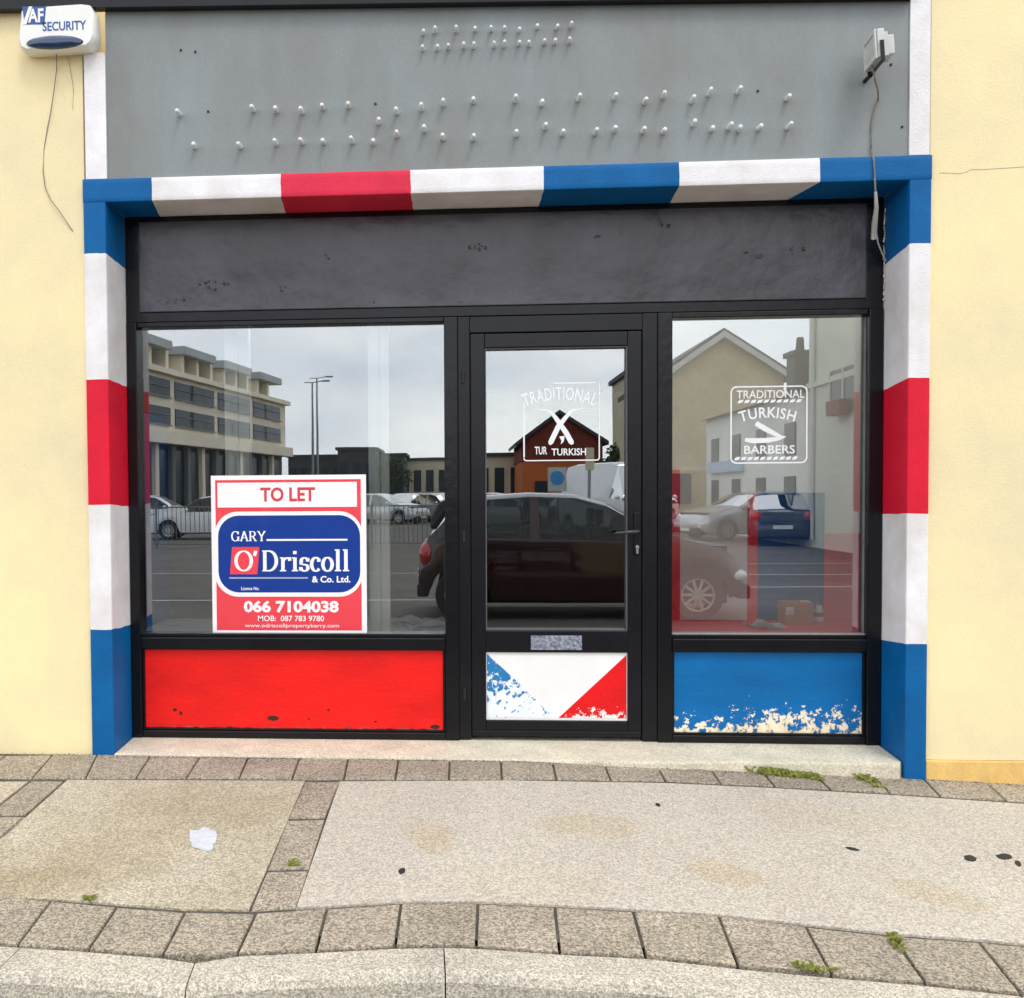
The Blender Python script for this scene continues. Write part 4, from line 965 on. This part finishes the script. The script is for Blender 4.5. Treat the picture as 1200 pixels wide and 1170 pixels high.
    for wc in wheels:
        for sg_ in (1, -1):
            bm = NB(); yo = sg_*(hw-.005); yi = sg_*(hw-.20); x = wc-L/2
            P2 = [(wr*.62, yo-sg_*.012), (wr*.94, yo), (wr, yo-sg_*.03), (wr, yi+sg_*.03), (wr*.94, yi), (wr*.6, yi)]; R3 = []
            for (r, y) in P2: R3.append([bm.verts.new((x+r*math.cos(2*math.pi*k/24), y, wr+r*math.sin(2*math.pi*k/24))) for k in range(24)])
            for r0, r1 in zip(R3[:-1], R3[1:]):
                for k in range(24): bm.faces.new((r0[k], r0[(k+1) % 24], r1[(k+1) % 24], r1[k]))
            bmesh.ops.recalc_face_normals(bm, faces=bm.faces); wo = obj('wheel', bm, m_tyre, t_, smooth=True)
            bm = NB()
            for k in range(10):
                a = 2*math.pi*k/10; c_, s_ = math.cos(a), math.sin(a); pw = .018
                y = yo-sg_*.014; v = [bm.verts.new((x+r*c_-q*s_, y, wr+r*s_+q*c_)) for r, q in ((.03, -pw), (wr*.60, -pw*.8), (wr*.60, pw*.8), (.03, pw))]
                v2 = [bm.verts.new((q.co.x, y-sg_*.03, q.co.z)) for q in v]; bm.faces.new(v); bm.faces.new(list(reversed(v2)))
                for j in range(4): bm.faces.new((v[j], v2[j], v2[(j+1) % 4], v[(j+1) % 4]))
            tube(bm, [(x, yo-sg_*.006, wr), (x, yo-sg_*.04, wr)], .05, 12)
            R3 = [[bm.verts.new((x+r*math.cos(2*math.pi*k/24), y, wr+r*math.sin(2*math.pi*k/24))) for k in range(24)] for r, y in ((wr*.64, yo-sg_*.010), (wr*.58, yo-sg_*.012), (wr*.58, yo-sg_*.06))]
            for r0, r1 in zip(R3[:-1], R3[1:]):
                for k in range(24): bm.faces.new((r0[k], r0[(k+1) % 24], r1[(k+1) % 24], r1[k]))
            bmesh.ops.recalc_face_normals(bm, faces=bm.faces); obj('rim', bm, m_rim, wo)
    zf, zr = interp(belt, L-.12), interp(belt, .10)
    for sg_ in (1, -1):
        for nm, sx, z, mm in (('headlight', L/2-.17, zf-.10, m_hl), ('taillight', -L/2+.10, zr-.08, m_tl)):
            bm = NB(); bmesh.ops.create_uvsphere(bm, u_segments=12, v_segments=8, radius=1)
            bmesh.ops.transform(bm, matrix=Matrix.Translation(Vector((sx, sg_*hw*.74, z))) @ Matrix.Diagonal(Vector((.16 if nm == 'headlight' else .10, .15, .09 if nm == 'headlight' else .15, 1))), verts=bm.verts)
            obj(nm, bm, mm, t_, smooth=True)
        xm = next((s for s in reversed(st) if interp(top, s)-interp(belt, s) > .22), L*.7)-L/2
        bm = NB(); bmesh.ops.create_uvsphere(bm, u_segments=10, v_segments=6, radius=1); bmesh.ops.transform(bm, matrix=Matrix.Translation(Vector((xm+.02, sg_*(hw+.07), interp(belt, xm+L/2)+.06))) @ Matrix.Diagonal(Vector((.07, .10, .07, 1))), verts=bm.verts)
        obj('mirror', bm, pm, t_, smooth=True)
        bm = NB()
        for hx in pillars[:1] or (L*.5,): box(bm, hx-L/2+.08, hx-L/2+.26, sg_*hw*.985-.02, sg_*hw*.985+.02, interp(belt, hx)-.14, interp(belt, hx)-.11, 0, .006)
        obj('door_handle', bm, pm, t_)
    for x, z in ((L/2+.021, sill+.10), (-L/2-.021, sill+.28)):
        bm = NB(); box(bm, x-.006, x+.006, -.25, .25, z-.05, z+.05); obj('number_plate', bm, m_plate, t_)
    return t_
_k = 1.063
hatch = dict(L=3.62*_k, wdt=1.66, wr=.30, wheels=(.47*_k, 3.04*_k),
   top=[(a*_k, b) for a, b in [(0, .62), (.06, .86), (.12, 1.0), (.42, 1.36), (.75, 1.455), (1.25, 1.49), (1.75, 1.47), (2.1, 1.37), (2.68, 1.0), (3.0, .93), (3.35, .82), (3.55, .66), (3.62, .5)]],
   belt=[(a*_k, b) for a, b in [(0, .58), (.08, .84), (.4, .98), (1.4, .95), (2.2, .93), (2.7, .95), (3.0, .89), (3.4, .76), (3.62, .46)]], pillars=(1.30*_k, .62*_k))
saloon = dict(L=4.3, wdt=1.76, wr=.31, wheels=(.78, 3.42),
   top=[(0, .66), (.06, .9), (.2, 1.02), (.75, 1.38), (1.2, 1.46), (1.9, 1.48), (2.4, 1.40), (3.05, 1.02), (3.5, .95), (4.0, .82), (4.22, .66), (4.3, .5)],
   belt=[(0, .6), (.1, .88), (.5, .97), (1.6, .93), (2.6, .92), (3.05, .97), (3.5, .90), (4.05, .74), (4.3, .46)], pillars=(1.75, .95))
suv = dict(L=4.5, wdt=1.84, wr=.35, wheels=(.82, 3.55), sill=.32,
   top=[(0, .8), (.05, 1.05), (.14, 1.2), (.4, 1.62), (.8, 1.72), (1.6, 1.74), (2.3, 1.68), (2.6, 1.58), (3.15, 1.15), (3.6, 1.08), (4.2, .98), (4.42, .8), (4.5, .6)],
   belt=[(0, .74), (.1, 1.03), (.5, 1.10), (1.6, 1.06), (2.6, 1.05), (3.15, 1.09), (3.6, 1.03), (4.2, .92), (4.5, .56)], pillars=(1.75, .95))
van = dict(L=5.2, wdt=2.0, wr=.34, wheels=(.95, 4.25), sill=.32, panel_van=3.75, glass_from=2.0,
   top=[(0, 2.2), (.03, 2.35), (.1, 2.42), (.8, 2.48), (3.3, 2.48), (3.75, 2.38), (4.5, 1.42), (4.9, 1.2), (5.12, .9), (5.2, .6)],
   belt=[(0, 1.3), (3.7, 1.3), (4.45, 1.25), (4.9, 1.08), (5.2, .56)], pillars=())
GZ = .001
def put(t_, px, dist, rz): x, y = mir(px, dist); t_.location = (x, y, GZ); t_.rotation_euler = (0, 0, rz); return t_
c_red = car('hatchback_car', 'small maroon hatchback behind the camera, mirrored in the door glass', p_red, **hatch); put(c_red, 674, 12.3, 0)
c_white = car('saloon_car', 'white car parked behind railings, mirrored at the left edge of the left window', p_white, **saloon); put(c_white, 246, 33, math.pi*.97)
c_suv = dup(c_white, (*mir(915, 29), GZ), math.radians(-74), 'dark blue car facing away beside the pale terrace, mirrored in the right window', {p_white: p_navy})
dup(c_white, (*mir(875, 31), GZ), math.radians(160), 'silver car parked left of the dark blue one, mirrored in the right window', {p_white: p_silver})
c_van = car('delivery_van', 'white van parked far off, mirrored at the right of the door glass', p_white, cat='van', **van); put(c_van, 722, 34, math.radians(68))
far = [(183, 40, 'white', 0.02, 'white car roof just behind the white saloon at the far left of the left window'), (452, 48, 'silver', .5, 'silver car nearest the white window post in the left window reflection'), (478, 52, 'white', 1.2, 'white car second from the white window post in the left window reflection'), (500, 58, 'grey', .2, 'grey car far off beyond the railings in the left window reflection'), (520, 50, 'silver', .9, 'silver car partly hidden by the post between window and door in the reflection'), (440, 62, 'white', .1, 'white car farthest off beside the white post in the left window reflection'),
       (590, 40, 'silver', .1, 'silver car over the left of the maroon roof in the door reflection'), (628, 43, 'grey', .3, 'dark grey car below the brick gable in the door reflection'), (662, 41, 'silver', .15, 'silver car behind the parking sign in the door reflection'), (700, 38, 'grey', .9, 'dark car beside the white van in the door reflection'), (490, 70, 'white', .4, 'pale car at the far end of the car park in the left window reflection')]
for px, d, c_, r, lb in far:
    dup(c_white, (*mir(px, d), GZ), r, lb, {p_white: {'white': p_white, 'silver': p_silver, 'grey': p_grey}[c_]})
# --- buildings
m_bcream = surf('apartment_cream', lin(238, 228, 206), .8, .08, .3)
m_bglass = surf('shop_glass', (.012, .026, .036), .25, .3, .4, spec=.3)
m_bdark = surf('dark_cladding', (.035, .04, .045), .6, .3, .5)
m_tan = surf('tan_brick', lin(202, 182, 146), .85, .18, .8, .2, 10, .15, 12)
m_cot = surf('white_cottage', lin(232, 232, 226), .8, .08, .6)
m_slate = surf('slate_roof', (.05, .052, .058), .7, .3, 1.5)
m_brick = surf('red_brick', lin(120, 52, 40), .85, .2, 1.2, .2, 12, .2, 14)
m_orange = surf('orange_brick', lin(192, 104, 54), .85, .15, 1.2)
m_pale = surf('pale_render', lin(206, 196, 170), .85, .1, .5)
m_fasc = surf('white_bargeboard', (.55, .55, .55), .6, .05)
def win_part(parent, x0, x1, y0, y1, z0, z1): 
    bm = NB(); box(bm, x0, x1, y0, y1, z0, z1); return obj('window', bm, m_bglass, parent)
# apartment block over shops, facing +x (towards the road), on the left
xA, yA = mir(150, 48); xB, yB2 = mir(335, 72)
t = thing('apartment_block', 'cream apartment block over dark glass shops, mirrored in the left window', 'apartment block', (xA-6, (yA+yB2)/2, 0))
ang = math.atan2(xB-xA, yA-yB2)       # its front leans slightly towards the road as it recedes
Lb = math.hypot(xB-xA, yA-yB2)
def AB(bm, u0, u1, d0, d1, z0, z1):   # u along the front, d depth behind the front (negative = proud)
    vs_ = []
    for z in (z0, z1):
        for d in (d0, d1):
            for u in (u0, u1):
                fx, fy = (xB-xA)/Lb, (yB2-yA)/Lb; vs_.append(bm.verts.new((xA+fx*u-abs(fy)*d, yA+fy*u-fx*d, z)))
    fs = [bm.faces.new([vs_[i] for i in q]) for q in ((0, 2, 3, 1), (4, 5, 7, 6), (0, 1, 5, 4), (2, 6, 7, 3), (0, 4, 6, 2), (1, 3, 7, 5))]
    bmesh.ops.recalc_face_normals(bm, faces=fs)
ZP = 4.55; ZC = 8.0; ZT = 9.75
bm = NB(); AB(bm, 0, Lb, .3, 14, 0, ZP-.3); obj('shop_base', bm, m_bdark, t)
bm = NB(); AB(bm, -.3, Lb+.3, -.5, 14, ZP-.3, ZP+.35); AB(bm, 0, Lb, 0, 14, ZP+.35, ZC); AB(bm, -.2, Lb+.2, -.35, 14, ZC, ZC+.3); obj('wall', bm, m_bcream, t)
bm = NB(); AB(bm, .5, Lb-.5, 1.2, 13, ZC+.3, ZT-.35); obj('penthouse', bm, m_bdark, t)
bm = NB()
for k in range(4): AB(bm, k*Lb/4+.4, (k+1)*Lb/4-1.2, -.2, 13.5, ZT-.35+.0, ZT+.1)
obj('roof', bm, surf('zinc_roof', (.42, .46, .46), .5, .1, .4), t)
nb = 11; m_gpil = surf('grey_pillar', (.16, .17, .18), .7, .2)
for k in range(nb):
    bm = NB(); u = 1.0+k*(Lb-2)/nb; AB(bm, u, u+.42, -.02, .28, 0, ZP-.31); obj('pillar', bm, m_bcream if k % 3 == 1 else m_gpil, t)
    bm = NB(); AB(bm, u+.5, u+(Lb-2)/nb-.05, .2, .29, .3, ZP-.6); obj('window', bm, m_bglass, t)
    for r in range(2):
        z0 = ZP+.75+r*(ZC-ZP-.4)/2; z1 = z0+(ZC-ZP-.4)/2-.6
        bm = NB(); wdd = (2.0, 1.4, 2.5)[k % 3]; AB(bm, u+.4, u+.4+wdd, -.05, .05, z0, z1); wo = obj('window', bm, m_bglass, t)
        bm = NB(); AB(bm, u+.36, u+.44+wdd, -.16, -.055, z0-.08, z0-.01); AB(bm, u+.38, u+.42+wdd, -.13, -.10, z0+.5, z0+.54); obj('balcony', bm, surf('rail_grey', (.2, .2, .2), .5) if k+r == 0 else MATS['rail_grey'], t)
    bm = NB(); AB(bm, .8+k*(Lb-2)/nb, .8+k*(Lb-2)/nb+.35, .2, 1.19, ZC+.31, ZT-.36); obj('column', bm, m_bcream, t)
# low dark roofs beyond
def block(name, label, px0, px1, d, ztop, depth, m, wins=0, m_w=None, cat='building', roofm=None):
    xa, ya = mir(px0, d); xb_, _ = mir(px1, d)
    t_ = thing(name, label, cat, ((xa+xb_)/2, ya-depth/2, 0))
    bm = NB(); box(bm, xa, xb_, ya-depth, ya, 0, ztop); obj('wall', bm, m, t_)
    bm = NB(); box(bm, xa-.2, xb_+.2, ya-depth-.2, ya+.2, ztop, ztop+.25); obj('roof', bm, roofm or m_slate, t_)
    for k in range(wins):
        w_ = (xb_-xa)/wins; win_part(t_, xa+w_*(k+.2), xa+w_*(k+.8), ya-.02, ya+.06, ztop*.35, ztop*.8)
    return t_
block('low_building', 'long low dark building beyond the apartment block in the left window reflection', 338, 400, 92, mz(535, 92), 6, m_bdark, 5)
block('dark_building', 'dark flat-roofed building left of the white post in the left window reflection', 396, 440, 85, mz(527, 85), 8, m_bdark, 3)
block('pale_building', 'pale low building right of the white post in the left window reflection', 468, 526, 95, mz(540, 95), 8, m_pale, 4)
block('small_green_building', 'small dark shed just right of the white post in the left window reflection', 446, 474, 90, mz(534, 90), 6, surf('dark_green', (.05, .09, .08), .7), 2)
block('flat_building', 'pale flat-roofed building with dark windows, left of the brick gable in the door reflection', 540, 613, 72, mz(536, 72), 8, m_pale, 4)
# brick gable building
def gable(name, label, px0, px1, pxr, d, z_eave, z_ridge, depth, m, cat='house', barge=True, low=None):
    xa, ya = mir(px0, d); xb_, _ = mir(px1, d); xr, _ = mir(pxr, d)
    t_ = thing(name, label, cat, (xr, ya-depth/2, 0)); z0 = low[0] if low else 0
    bm = NB(); prism_y(bm, [(xa, z0), (xb_, z0), (xb_, z_eave), (xr, z_ridge), (xa, z_eave)], ya-depth, ya); obj('wall', bm, m, t_)
    if low: 
        bm = NB(); box(bm, xa+.05, xb_-.05, ya-depth, ya-.05, 0, z0-.01); obj('lower_wall', bm, low[1], t_)
    bm = NB()
    for sx, ze in ((xa, 1), (xb_, 1)):
        o_ = -.35 if sx == xa else .35; sl = (z_ridge-z_eave)/(xr-sx)
        prism_y(bm, [(sx+o_, z_eave+sl*o_+.02), (xr, z_ridge+.02), (xr, z_ridge+.26), (sx+o_, z_eave+sl*o_+.26)], ya-depth-.3, ya+.3)
    obj('roof', bm, m_slate, t_)
    if barge:
        bm = NB()
        for sx in (xa, xb_):
            o_ = -.38 if sx == xa else .38; sl = (z_ridge-z_eave)/(xr-sx)
            prism_y(bm, [(sx+o_, z_eave+sl*o_-.12), (xr, z_ridge-.12), (xr, z_ridge+.14), (sx+o_, z_eave+sl*o_+.14)], ya+.305, ya+.36)
        obj('bargeboard', bm, m_fasc, t_)
    return t_, (xa, xb_, xr, ya)
d = 62
bg_, (xa, xb_, xr, ya) = gable('brick_gable_building', 'red brick gabled building with orange lower wall, mirrored in the door glass', 611, 706, 655, d, mz(520, d), mz(488, d), 9, m_brick, cat='building', barge=False, low=(mz(542, d), m_orange))
win_part(bg_, xa+.8, xa+1.6, ya-.02, ya+.05, .8, 2.2); win_part(bg_, xb_-1.7, xb_-.7, ya-.02, ya+.05, .8, 2.2)
d = 40
bt, (xa, xb_, xr, ya) = gable('tan_gable_house', 'tan brick gabled house, mirrored in the right window', 778, 918, 846, d, mz(446, d), mz(400, d), 9, m_tan)
win_part(bt, xr-2.6, xr-1.2, ya-.02, ya+.05, 1.0, 2.2); win_part(bt, xr-.3, xr+.7, ya-.02, ya+.05, 1.0, 2.2)
block('slate_roofed_house', 'house with dark slate roof behind the tan gable at the left of the right window', 742, 792, 52, mz(440, 52), 7, m_pale, 2)
# pale terrace on the right, facing -x
XT = 9.3
def dist_of(px): return XT*F_PX/(px-541)
ya_, yb_ = 2*GLY-(CAM.y+dist_of(822)), 2*GLY-(CAM.y+dist_of(936))
t = thing('terrace_cottage', 'low white terrace cottage beside the tan house, mirrored in the right window', 'house', (XT+3, (ya_+yb_)/2, 0)); ze = 4.15
bm = NB(); box(bm, XT, XT+6, ya_, yb_, 0, ze); obj('wall', bm, m_cot, t)
bm = NB(); v = [bm.verts.new(p) for p in ((XT-.25, ya_, ze), (XT-.25, yb_, ze), (XT+3, yb_, ze+.25), (XT+3, ya_, ze+.25))]; bm.faces.new(v)
v2 = [bm.verts.new(p) for p in ((XT+6.2, ya_, ze), (XT+6.2, yb_, ze))]; bm.faces.new((v[3], v[2], v2[1], v2[0])); bmesh.ops.solidify(bm, geom=bm.faces[:], thickness=.15); obj('roof', bm, m_slate, t)
for k in range(4):
    y = ya_+(yb_-ya_)*(k+.5)/4
    for z0, z1 in ((.9, 1.9), (2.5, 3.4)):
        win_part(t, XT-.05, XT+.05, y-.45, y+.45, z0, z1)
bm = NB(); box(bm, XT-.16, XT-.02, ya_+.8, ya_+5.0, 2.15, 2.55); obj('shop_sign', bm, surf('pale_blue_board', lin(150, 180, 210), .5), t)
dc = dist_of(914); yc0 = 2*GLY-(CAM.y+dc); zc1 = mz(426, dc)
bm = NB(); box(bm, XT+.05, XT+1.0, yc0-.35, yc0+.35, ze+.1, zc1); box(bm, XT-.03, XT+1.08, yc0-.43, yc0+.43, zc1+.001, zc1+.14)
for s_ in (.3, .75): tube(bm, [(XT+s_, yc0, zc1+.14), (XT+s_, yc0, zc1+.55)], [.13, .10], 8)
obj('chimney', bm, m_bdark, t)
yc_ = 2*GLY-(CAM.y+dist_of(1060))
t = thing('pale_townhouse', 'tall pale rendered townhouse at the right of the right window reflection', 'house', (XT+3, (yb_+yc_)/2, 0))
bm = NB(); box(bm, XT, XT+8, yb_+.01, yc_, 0, 8.5); box(bm, XT-.08, XT-.001, yb_+.02, yc_, 4.2, 4.35); obj('wall', bm, surf('pale_green_render', lin(204, 208, 194), .8, .06, .6), t)
bm = NB(); box(bm, XT-.2, XT+8.2, yb_-.1, yc_+.2, 8.51, 8.8); obj('roof', bm, m_slate, t)
d1, d2 = 2*GLY-(CAM.y+dist_of(962)), 2*GLY-(CAM.y+dist_of(994)); zz = mz(488, dist_of(978)); 
bm = NB(); box(bm, XT-.06, XT+.05, d1, d2, zz, zz+1.05); wo = obj('window', bm, m_bglass, t)
bm = NB(); box(bm, XT-.09, XT-.061, d1, d1+.08, zz, zz+1.05); box(bm, XT-.09, XT-.061, d2-.08, d2, zz, zz+1.05); box(bm, XT-.09, XT-.061, (d1+d2)/2-.04, (d1+d2)/2+.04, zz, zz+1.05); obj('frame', bm, m_fasc, wo)
bm = NB(); box(bm, XT-.3, XT-.091, d1+.4, d2-.5, zz-.1, zz+.25); obj('flower_box', bm, surf('dark_red_box', lin(110, 20, 26), .6), t)
bm = NB(); tube(bm, [(XT-.06, yb_+.5, .2), (XT-.06, yb_+.5, 8.4)], .05, 8); obj('drainpipe', bm, m_fasc, t)
# railings along the far side of the road
xa, ya = mir(100, 27); xb_, _ = mir(522, 27)
t = thing('railing', 'grey metal railing across the road, mirrored in the left window', 'railing', ((xa+xb_)/2, ya, 0)); bm = NB()
nbar = int((xb_-xa)/.13)
for k in range(nbar): x = xa+.13*k; tube(bm, [(x, ya, .12), (x, ya, 1.13)], .012, 5)
obj('bars', bm, surf('railing_grey', (.16, .17, .17), .5, .2), t)
bm = NB(); tube(bm, [(xa, ya, 1.15), (xb_, ya, 1.15)], .022, 6); tube(bm, [(xa, ya, .12), (xb_, ya, .12)], .018, 6); obj('rails', bm, MATS['railing_grey'], t)
bm = NB()
for k in range(6): x = xa+(xb_-xa)*k/5; tube(bm, [(x, ya+.04, 0), (x, ya+.04, 1.25)], .03, 8)
obj('posts', bm, MATS['railing_grey'], t)
# street lamps
m_gal = surf('galvanised', (.30, .31, .32), .5, .15, 3, metal=.4)
for px, dist, top_, lb in ((367, 60, 447, 'taller grey street lamp with a single arm in the left window reflection'), (372.5, 66, 442, 'grey street lamp just right of the taller one in the left window reflection')):
    x, y = mir(px, dist); zt_ = mz(top_, dist); t = thing('street_lamp', lb, 'street lamp', (x, y, 0), group='street lamps')
    bm = NB(); tube(bm, [(x, y, 0), (x, y, zt_*.5), (x, y, zt_)], [.10, .08, .05], 8); tube(bm, [(x-.5, y, zt_+.02), (x, y, zt_), (x+.7, y, zt_+.1)], .03, 6); obj('pole', bm, m_gal, t)
    bm = NB(); box(bm, x+.6, x+1.1, y-.1, y+.1, zt_+.04, zt_+.14, 0, .03); obj('lantern', bm, m_gal, t)
# car park sign with blue disc and a grey-backed sign on a pole
def sign_post(px, d, z0, z1, hw_, label, disc):
    x, y = mir(px, d); t = thing('street_sign', label, 'sign', (x, y, 0))
    bm = NB(); tube(bm, [(x, y-.05, 0), (x, y-.05, z1)], .035, 8); obj('post', bm, m_gal, t)
    bm = NB(); box(bm, x-hw_, x+hw_, y-.02, y+.0, z0, z1, 0, .005); obj('panel', bm, m_pale if not disc else surf('sign_panel_grey', (.5, .52, .5), .5), t)
    if disc:
        bm = NB(); tube(bm, [(x, y+.0005, z0+(z1-z0)*.55), (x, y+.008, z0+(z1-z0)*.55)], (z1-z0)*.30, 20); obj('disc', bm, surf('sign_blue_disc', lin(60, 140, 200), .5), t)
sign_post(653, 34, mz(577, 34), mz(549, 34), 11*34/F_PX, 'pale board with a blue disc in front of the brick gable, door reflection', True)
sign_post(691, 22, mz(553, 22), mz(527, 22), 5*22/F_PX, 'narrow pale sign on a dark post right of the brick gable, door reflection', False)
# a dark tree between van and gable house
def tree(px, d, h, r, label, seed):
    rnd = random.Random(seed); x, y = mir(px, d); t = thing('tree', label, 'tree', (x, y, 0))
    bm = NB(); tube(bm, [(x, y, 0), (x+.1, y, h*.4), (x, y, h*.8)], [.18, .13, .04], 7)
    for k in range(5):
        a = rnd.uniform(0, 6.28); tube(bm, [(x, y, h*.4), (x+math.cos(a)*r*.6, y+math.sin(a)*r*.6, h*.75)], [.07, .02], 5)
    obj('trunk', bm, surf('bark', (.06, .05, .04), .9) if 'bark' not in MATS else MATS['bark'], t)
    bm = NB()
    for k in range(9):
        a, q = rnd.uniform(0, 6.28), rnd.uniform(0, .7); cx_, cy_, cz_ = x+math.cos(a)*r*q, y+math.sin(a)*r*q, h*rnd.uniform(.5, .95)
        for _ in range(170):
            v = Vector((rnd.gauss(0, 1), rnd.gauss(0, 1), rnd.gauss(0, 1))); v = v.normalized()*r*.45*rnd.random()**.4; p = Vector((cx_, cy_, cz_))+v
            n_ = Vector((rnd.gauss(0, 1), rnd.gauss(0, 1), rnd.gauss(0, 1))).normalized(); a_ = n_.orthogonal().normalized()*.16; b_ = n_.cross(a_).normalized()*.10
            bm.faces.new([bm.verts.new(p+q_) for q_ in (-a_, -b_, a_, b_)])
    obj('crown', bm, surf('tree_leaf', (.05, .07, .03), .7, .4, 2) if 'tree_leaf' not in MATS else MATS['tree_leaf'], t)
tree(728, 58, 4.2, 1.6, 'dark bushy tree above the white van in the door reflection', 3)
tree(455, 88, 4.5, 2.0, 'dark tree near the white post in the left window reflection', 4)
# road markings on the far lanes
for px0, px1, dist, wd in ((120, 520, 18.2, .12), (120, 520, 13.6, .12), (790, 1010, 15.5, .12), (790, 1010, 17.8, .12), (850, 1010, 20.5, .12)):
    xa, y = mir(px0, dist); xb_, _ = mir(px1, dist); bm = NB(); bm.faces.new([bm.verts.new(p) for p in ((xa, y-wd/2, .004), (xb_, y-wd/2-.1, .004), (xb_, y+wd/2-.1, .004), (xa, y+wd/2, .004))])
    struct('road_marking', bm, m_line)

# ------------------------------------------------------------------ the person taking the picture
def person():
    px, py = -.02, -5.08
    pr = thing('person', 'person in a dark jacket raising a phone, standing in the road facing the shop', 'person', (px, py, GZ))
    V_ = [((0, 0, .93), .145, .10), ((0, .0, 1.10), .135, .095), ((0, -.01, 1.28), .165, .11), ((0, -.01, 1.42), .075, .07), ((0, .015, 1.50), .052, .055), ((0, .035, 1.57), .078, .092), ((0, .03, 1.635), .072, .085)]
    E_ = [(0, 1), (1, 2), (2, 3), (3, 4), (4, 5), (5, 6)]
    def add(p, r, par, r2=None): V_.append((p, r, r2 or r)); E_.append((par, len(V_)-1)); return len(V_)-1
    for sg_ in (-1, 1):
        a = add((sg_*.17, -.015, 1.385), .062, 2); a = add((sg_*.245, .05, 1.24), .05, a); a = add((sg_*.275, .10, 1.13), .043, a); a = add((sg_*.17, .20, 1.28), .036, a); a = add((sg_*.085, .27, 1.40), .026, a); a = add((sg_*.062, .292, 1.45), .020, a, .034)
        h = add((sg_*.095, 0, .86), .095, 0); h = add((sg_*.10, .02, .66), .078, h); h = add((sg_*.105, .025, .48), .058, h); h = add((sg_*.11, -.005, .30), .054, h); h = add((sg_*.115, -.02, .085), .038, h); add((sg_*.135, .13, .045), .036, h, .03)
    me = bpy.data.meshes.new('body'); me.from_pydata([(v[0][0]+px, v[0][1]+py, v[0][2]+GZ) for v in V_], E_, []); ob = bpy.data.objects.new('body', me); COL.objects.link(ob)
    md = ob.modifiers.new('skin', 'SKIN'); md.use_smooth_shade = True
    for i, v in enumerate(V_): me.skin_vertices[0].data[i].radius = (v[1], v[2])
    me.skin_vertices[0].data[0].use_root = True
    sb = ob.modifiers.new('sub', 'SUBSURF'); sb.levels = 2; sb.render_levels = 2
    em = bpy.data.meshes.new_from_object(ob.evaluated_get(bpy.context.evaluated_depsgraph_get())); bpy.data.objects.remove(ob)
    bm = NB(); bm.from_mesh(em); bpy.data.meshes.remove(em)
    for f in bm.faces:                                  # 0 skin, 1 jacket, 2 trousers, 3 shoes
        c = f.calc_center_median(); z, y, x = c.z-GZ, c.y-py, abs(c.x-px)
        f.material_index = 3 if z < .10 else 2 if z < .92 else 0 if (z > 1.45 or (y > .255 and z > 1.38)) else 1
    for sg_ in (-1, 1):                                 # fingers closed round the edges of the phone
        for k in range(4):
            z = 1.495-.021*k; r = (.0078, .0085, .008, .0066)[k]; b = (px+sg_*.058, py+.298, z+GZ)
            tube(bm, [b, (px+sg_*.060, py+.325, z+GZ), (px+sg_*.045, py+.343-.003*k, z+GZ), (px+sg_*(.028+.003*k), py+.343, z-.003+GZ)], [r*1.1, r, r*.92, r*.75], 7)
        tube(bm, [(px+sg_*.055, py+.285, 1.455+GZ), (px+sg_*.045, py+.30, 1.48+GZ), (px+sg_*.030, py+.312, 1.505+GZ)], [.011, .010, .008], 7)
    def blob(c, r): 
        b2 = bmesh.ops.create_uvsphere(bm, u_segments=10, v_segments=8, radius=1)['verts']
        bmesh.ops.transform(bm, matrix=Matrix.Translation(Vector(c)) @ Matrix.Diagonal(Vector((*r, 1))), verts=b2)
    blob((px, py+.128, 1.575+GZ), (.013, .02, .024)); blob((px, py+.115, 1.535+GZ), (.026, .01, .008))
    for sg_ in (-1, 1): blob((px+sg_*.083, py+.03, 1.58+GZ), (.012, .02, .032))
    skin = surf('skin', lin(214, 168, 142), .55, .08, 20); jac = surf('dark_jacket', (.012, .013, .018), .75, .3, 12, .2, 60); tr_ = surf('dark_trousers', (.02, .022, .03), .8, .2); sh = surf('shoe', (.03, .03, .03), .5)
    b_ = obj('body', bm, [skin, jac, tr_, sh], pr, smooth=True)
    bm = NB(); b2 = bmesh.ops.create_uvsphere(bm, u_segments=18, v_segments=12, radius=1)['verts']
    bmesh.ops.transform(bm, matrix=Matrix.Translation(Vector((px, py+.018, 1.628+GZ))) @ Matrix.Diagonal(Vector((.090, .100, .078, 1))), verts=b2); obj('hair', bm, surf('brown_hair', (.03, .018, .01), .6, .4, 40), pr, smooth=True)
    bm = NB()
    for sg_ in (-1, 1): 
        b2 = bmesh.ops.create_uvsphere(bm, u_segments=8, v_segments=6, radius=.012)['verts']; bmesh.ops.translate(bm, verts=b2, vec=(px+sg_*.032, py+.112, 1.592+GZ))
    obj('eyes', bm, m_plas, pr, smooth=True)
    bm = NB(); box(bm, px-.039, px+.039, py+.318, py+.327, 1.40+GZ, 1.555+GZ, 0, .003)
    ph = tag(obj('phone', bm, m_plas, base=(px, py+.322, 1.40+GZ)), 'black phone held up in both hands by the person in the road', 'phone')
person()
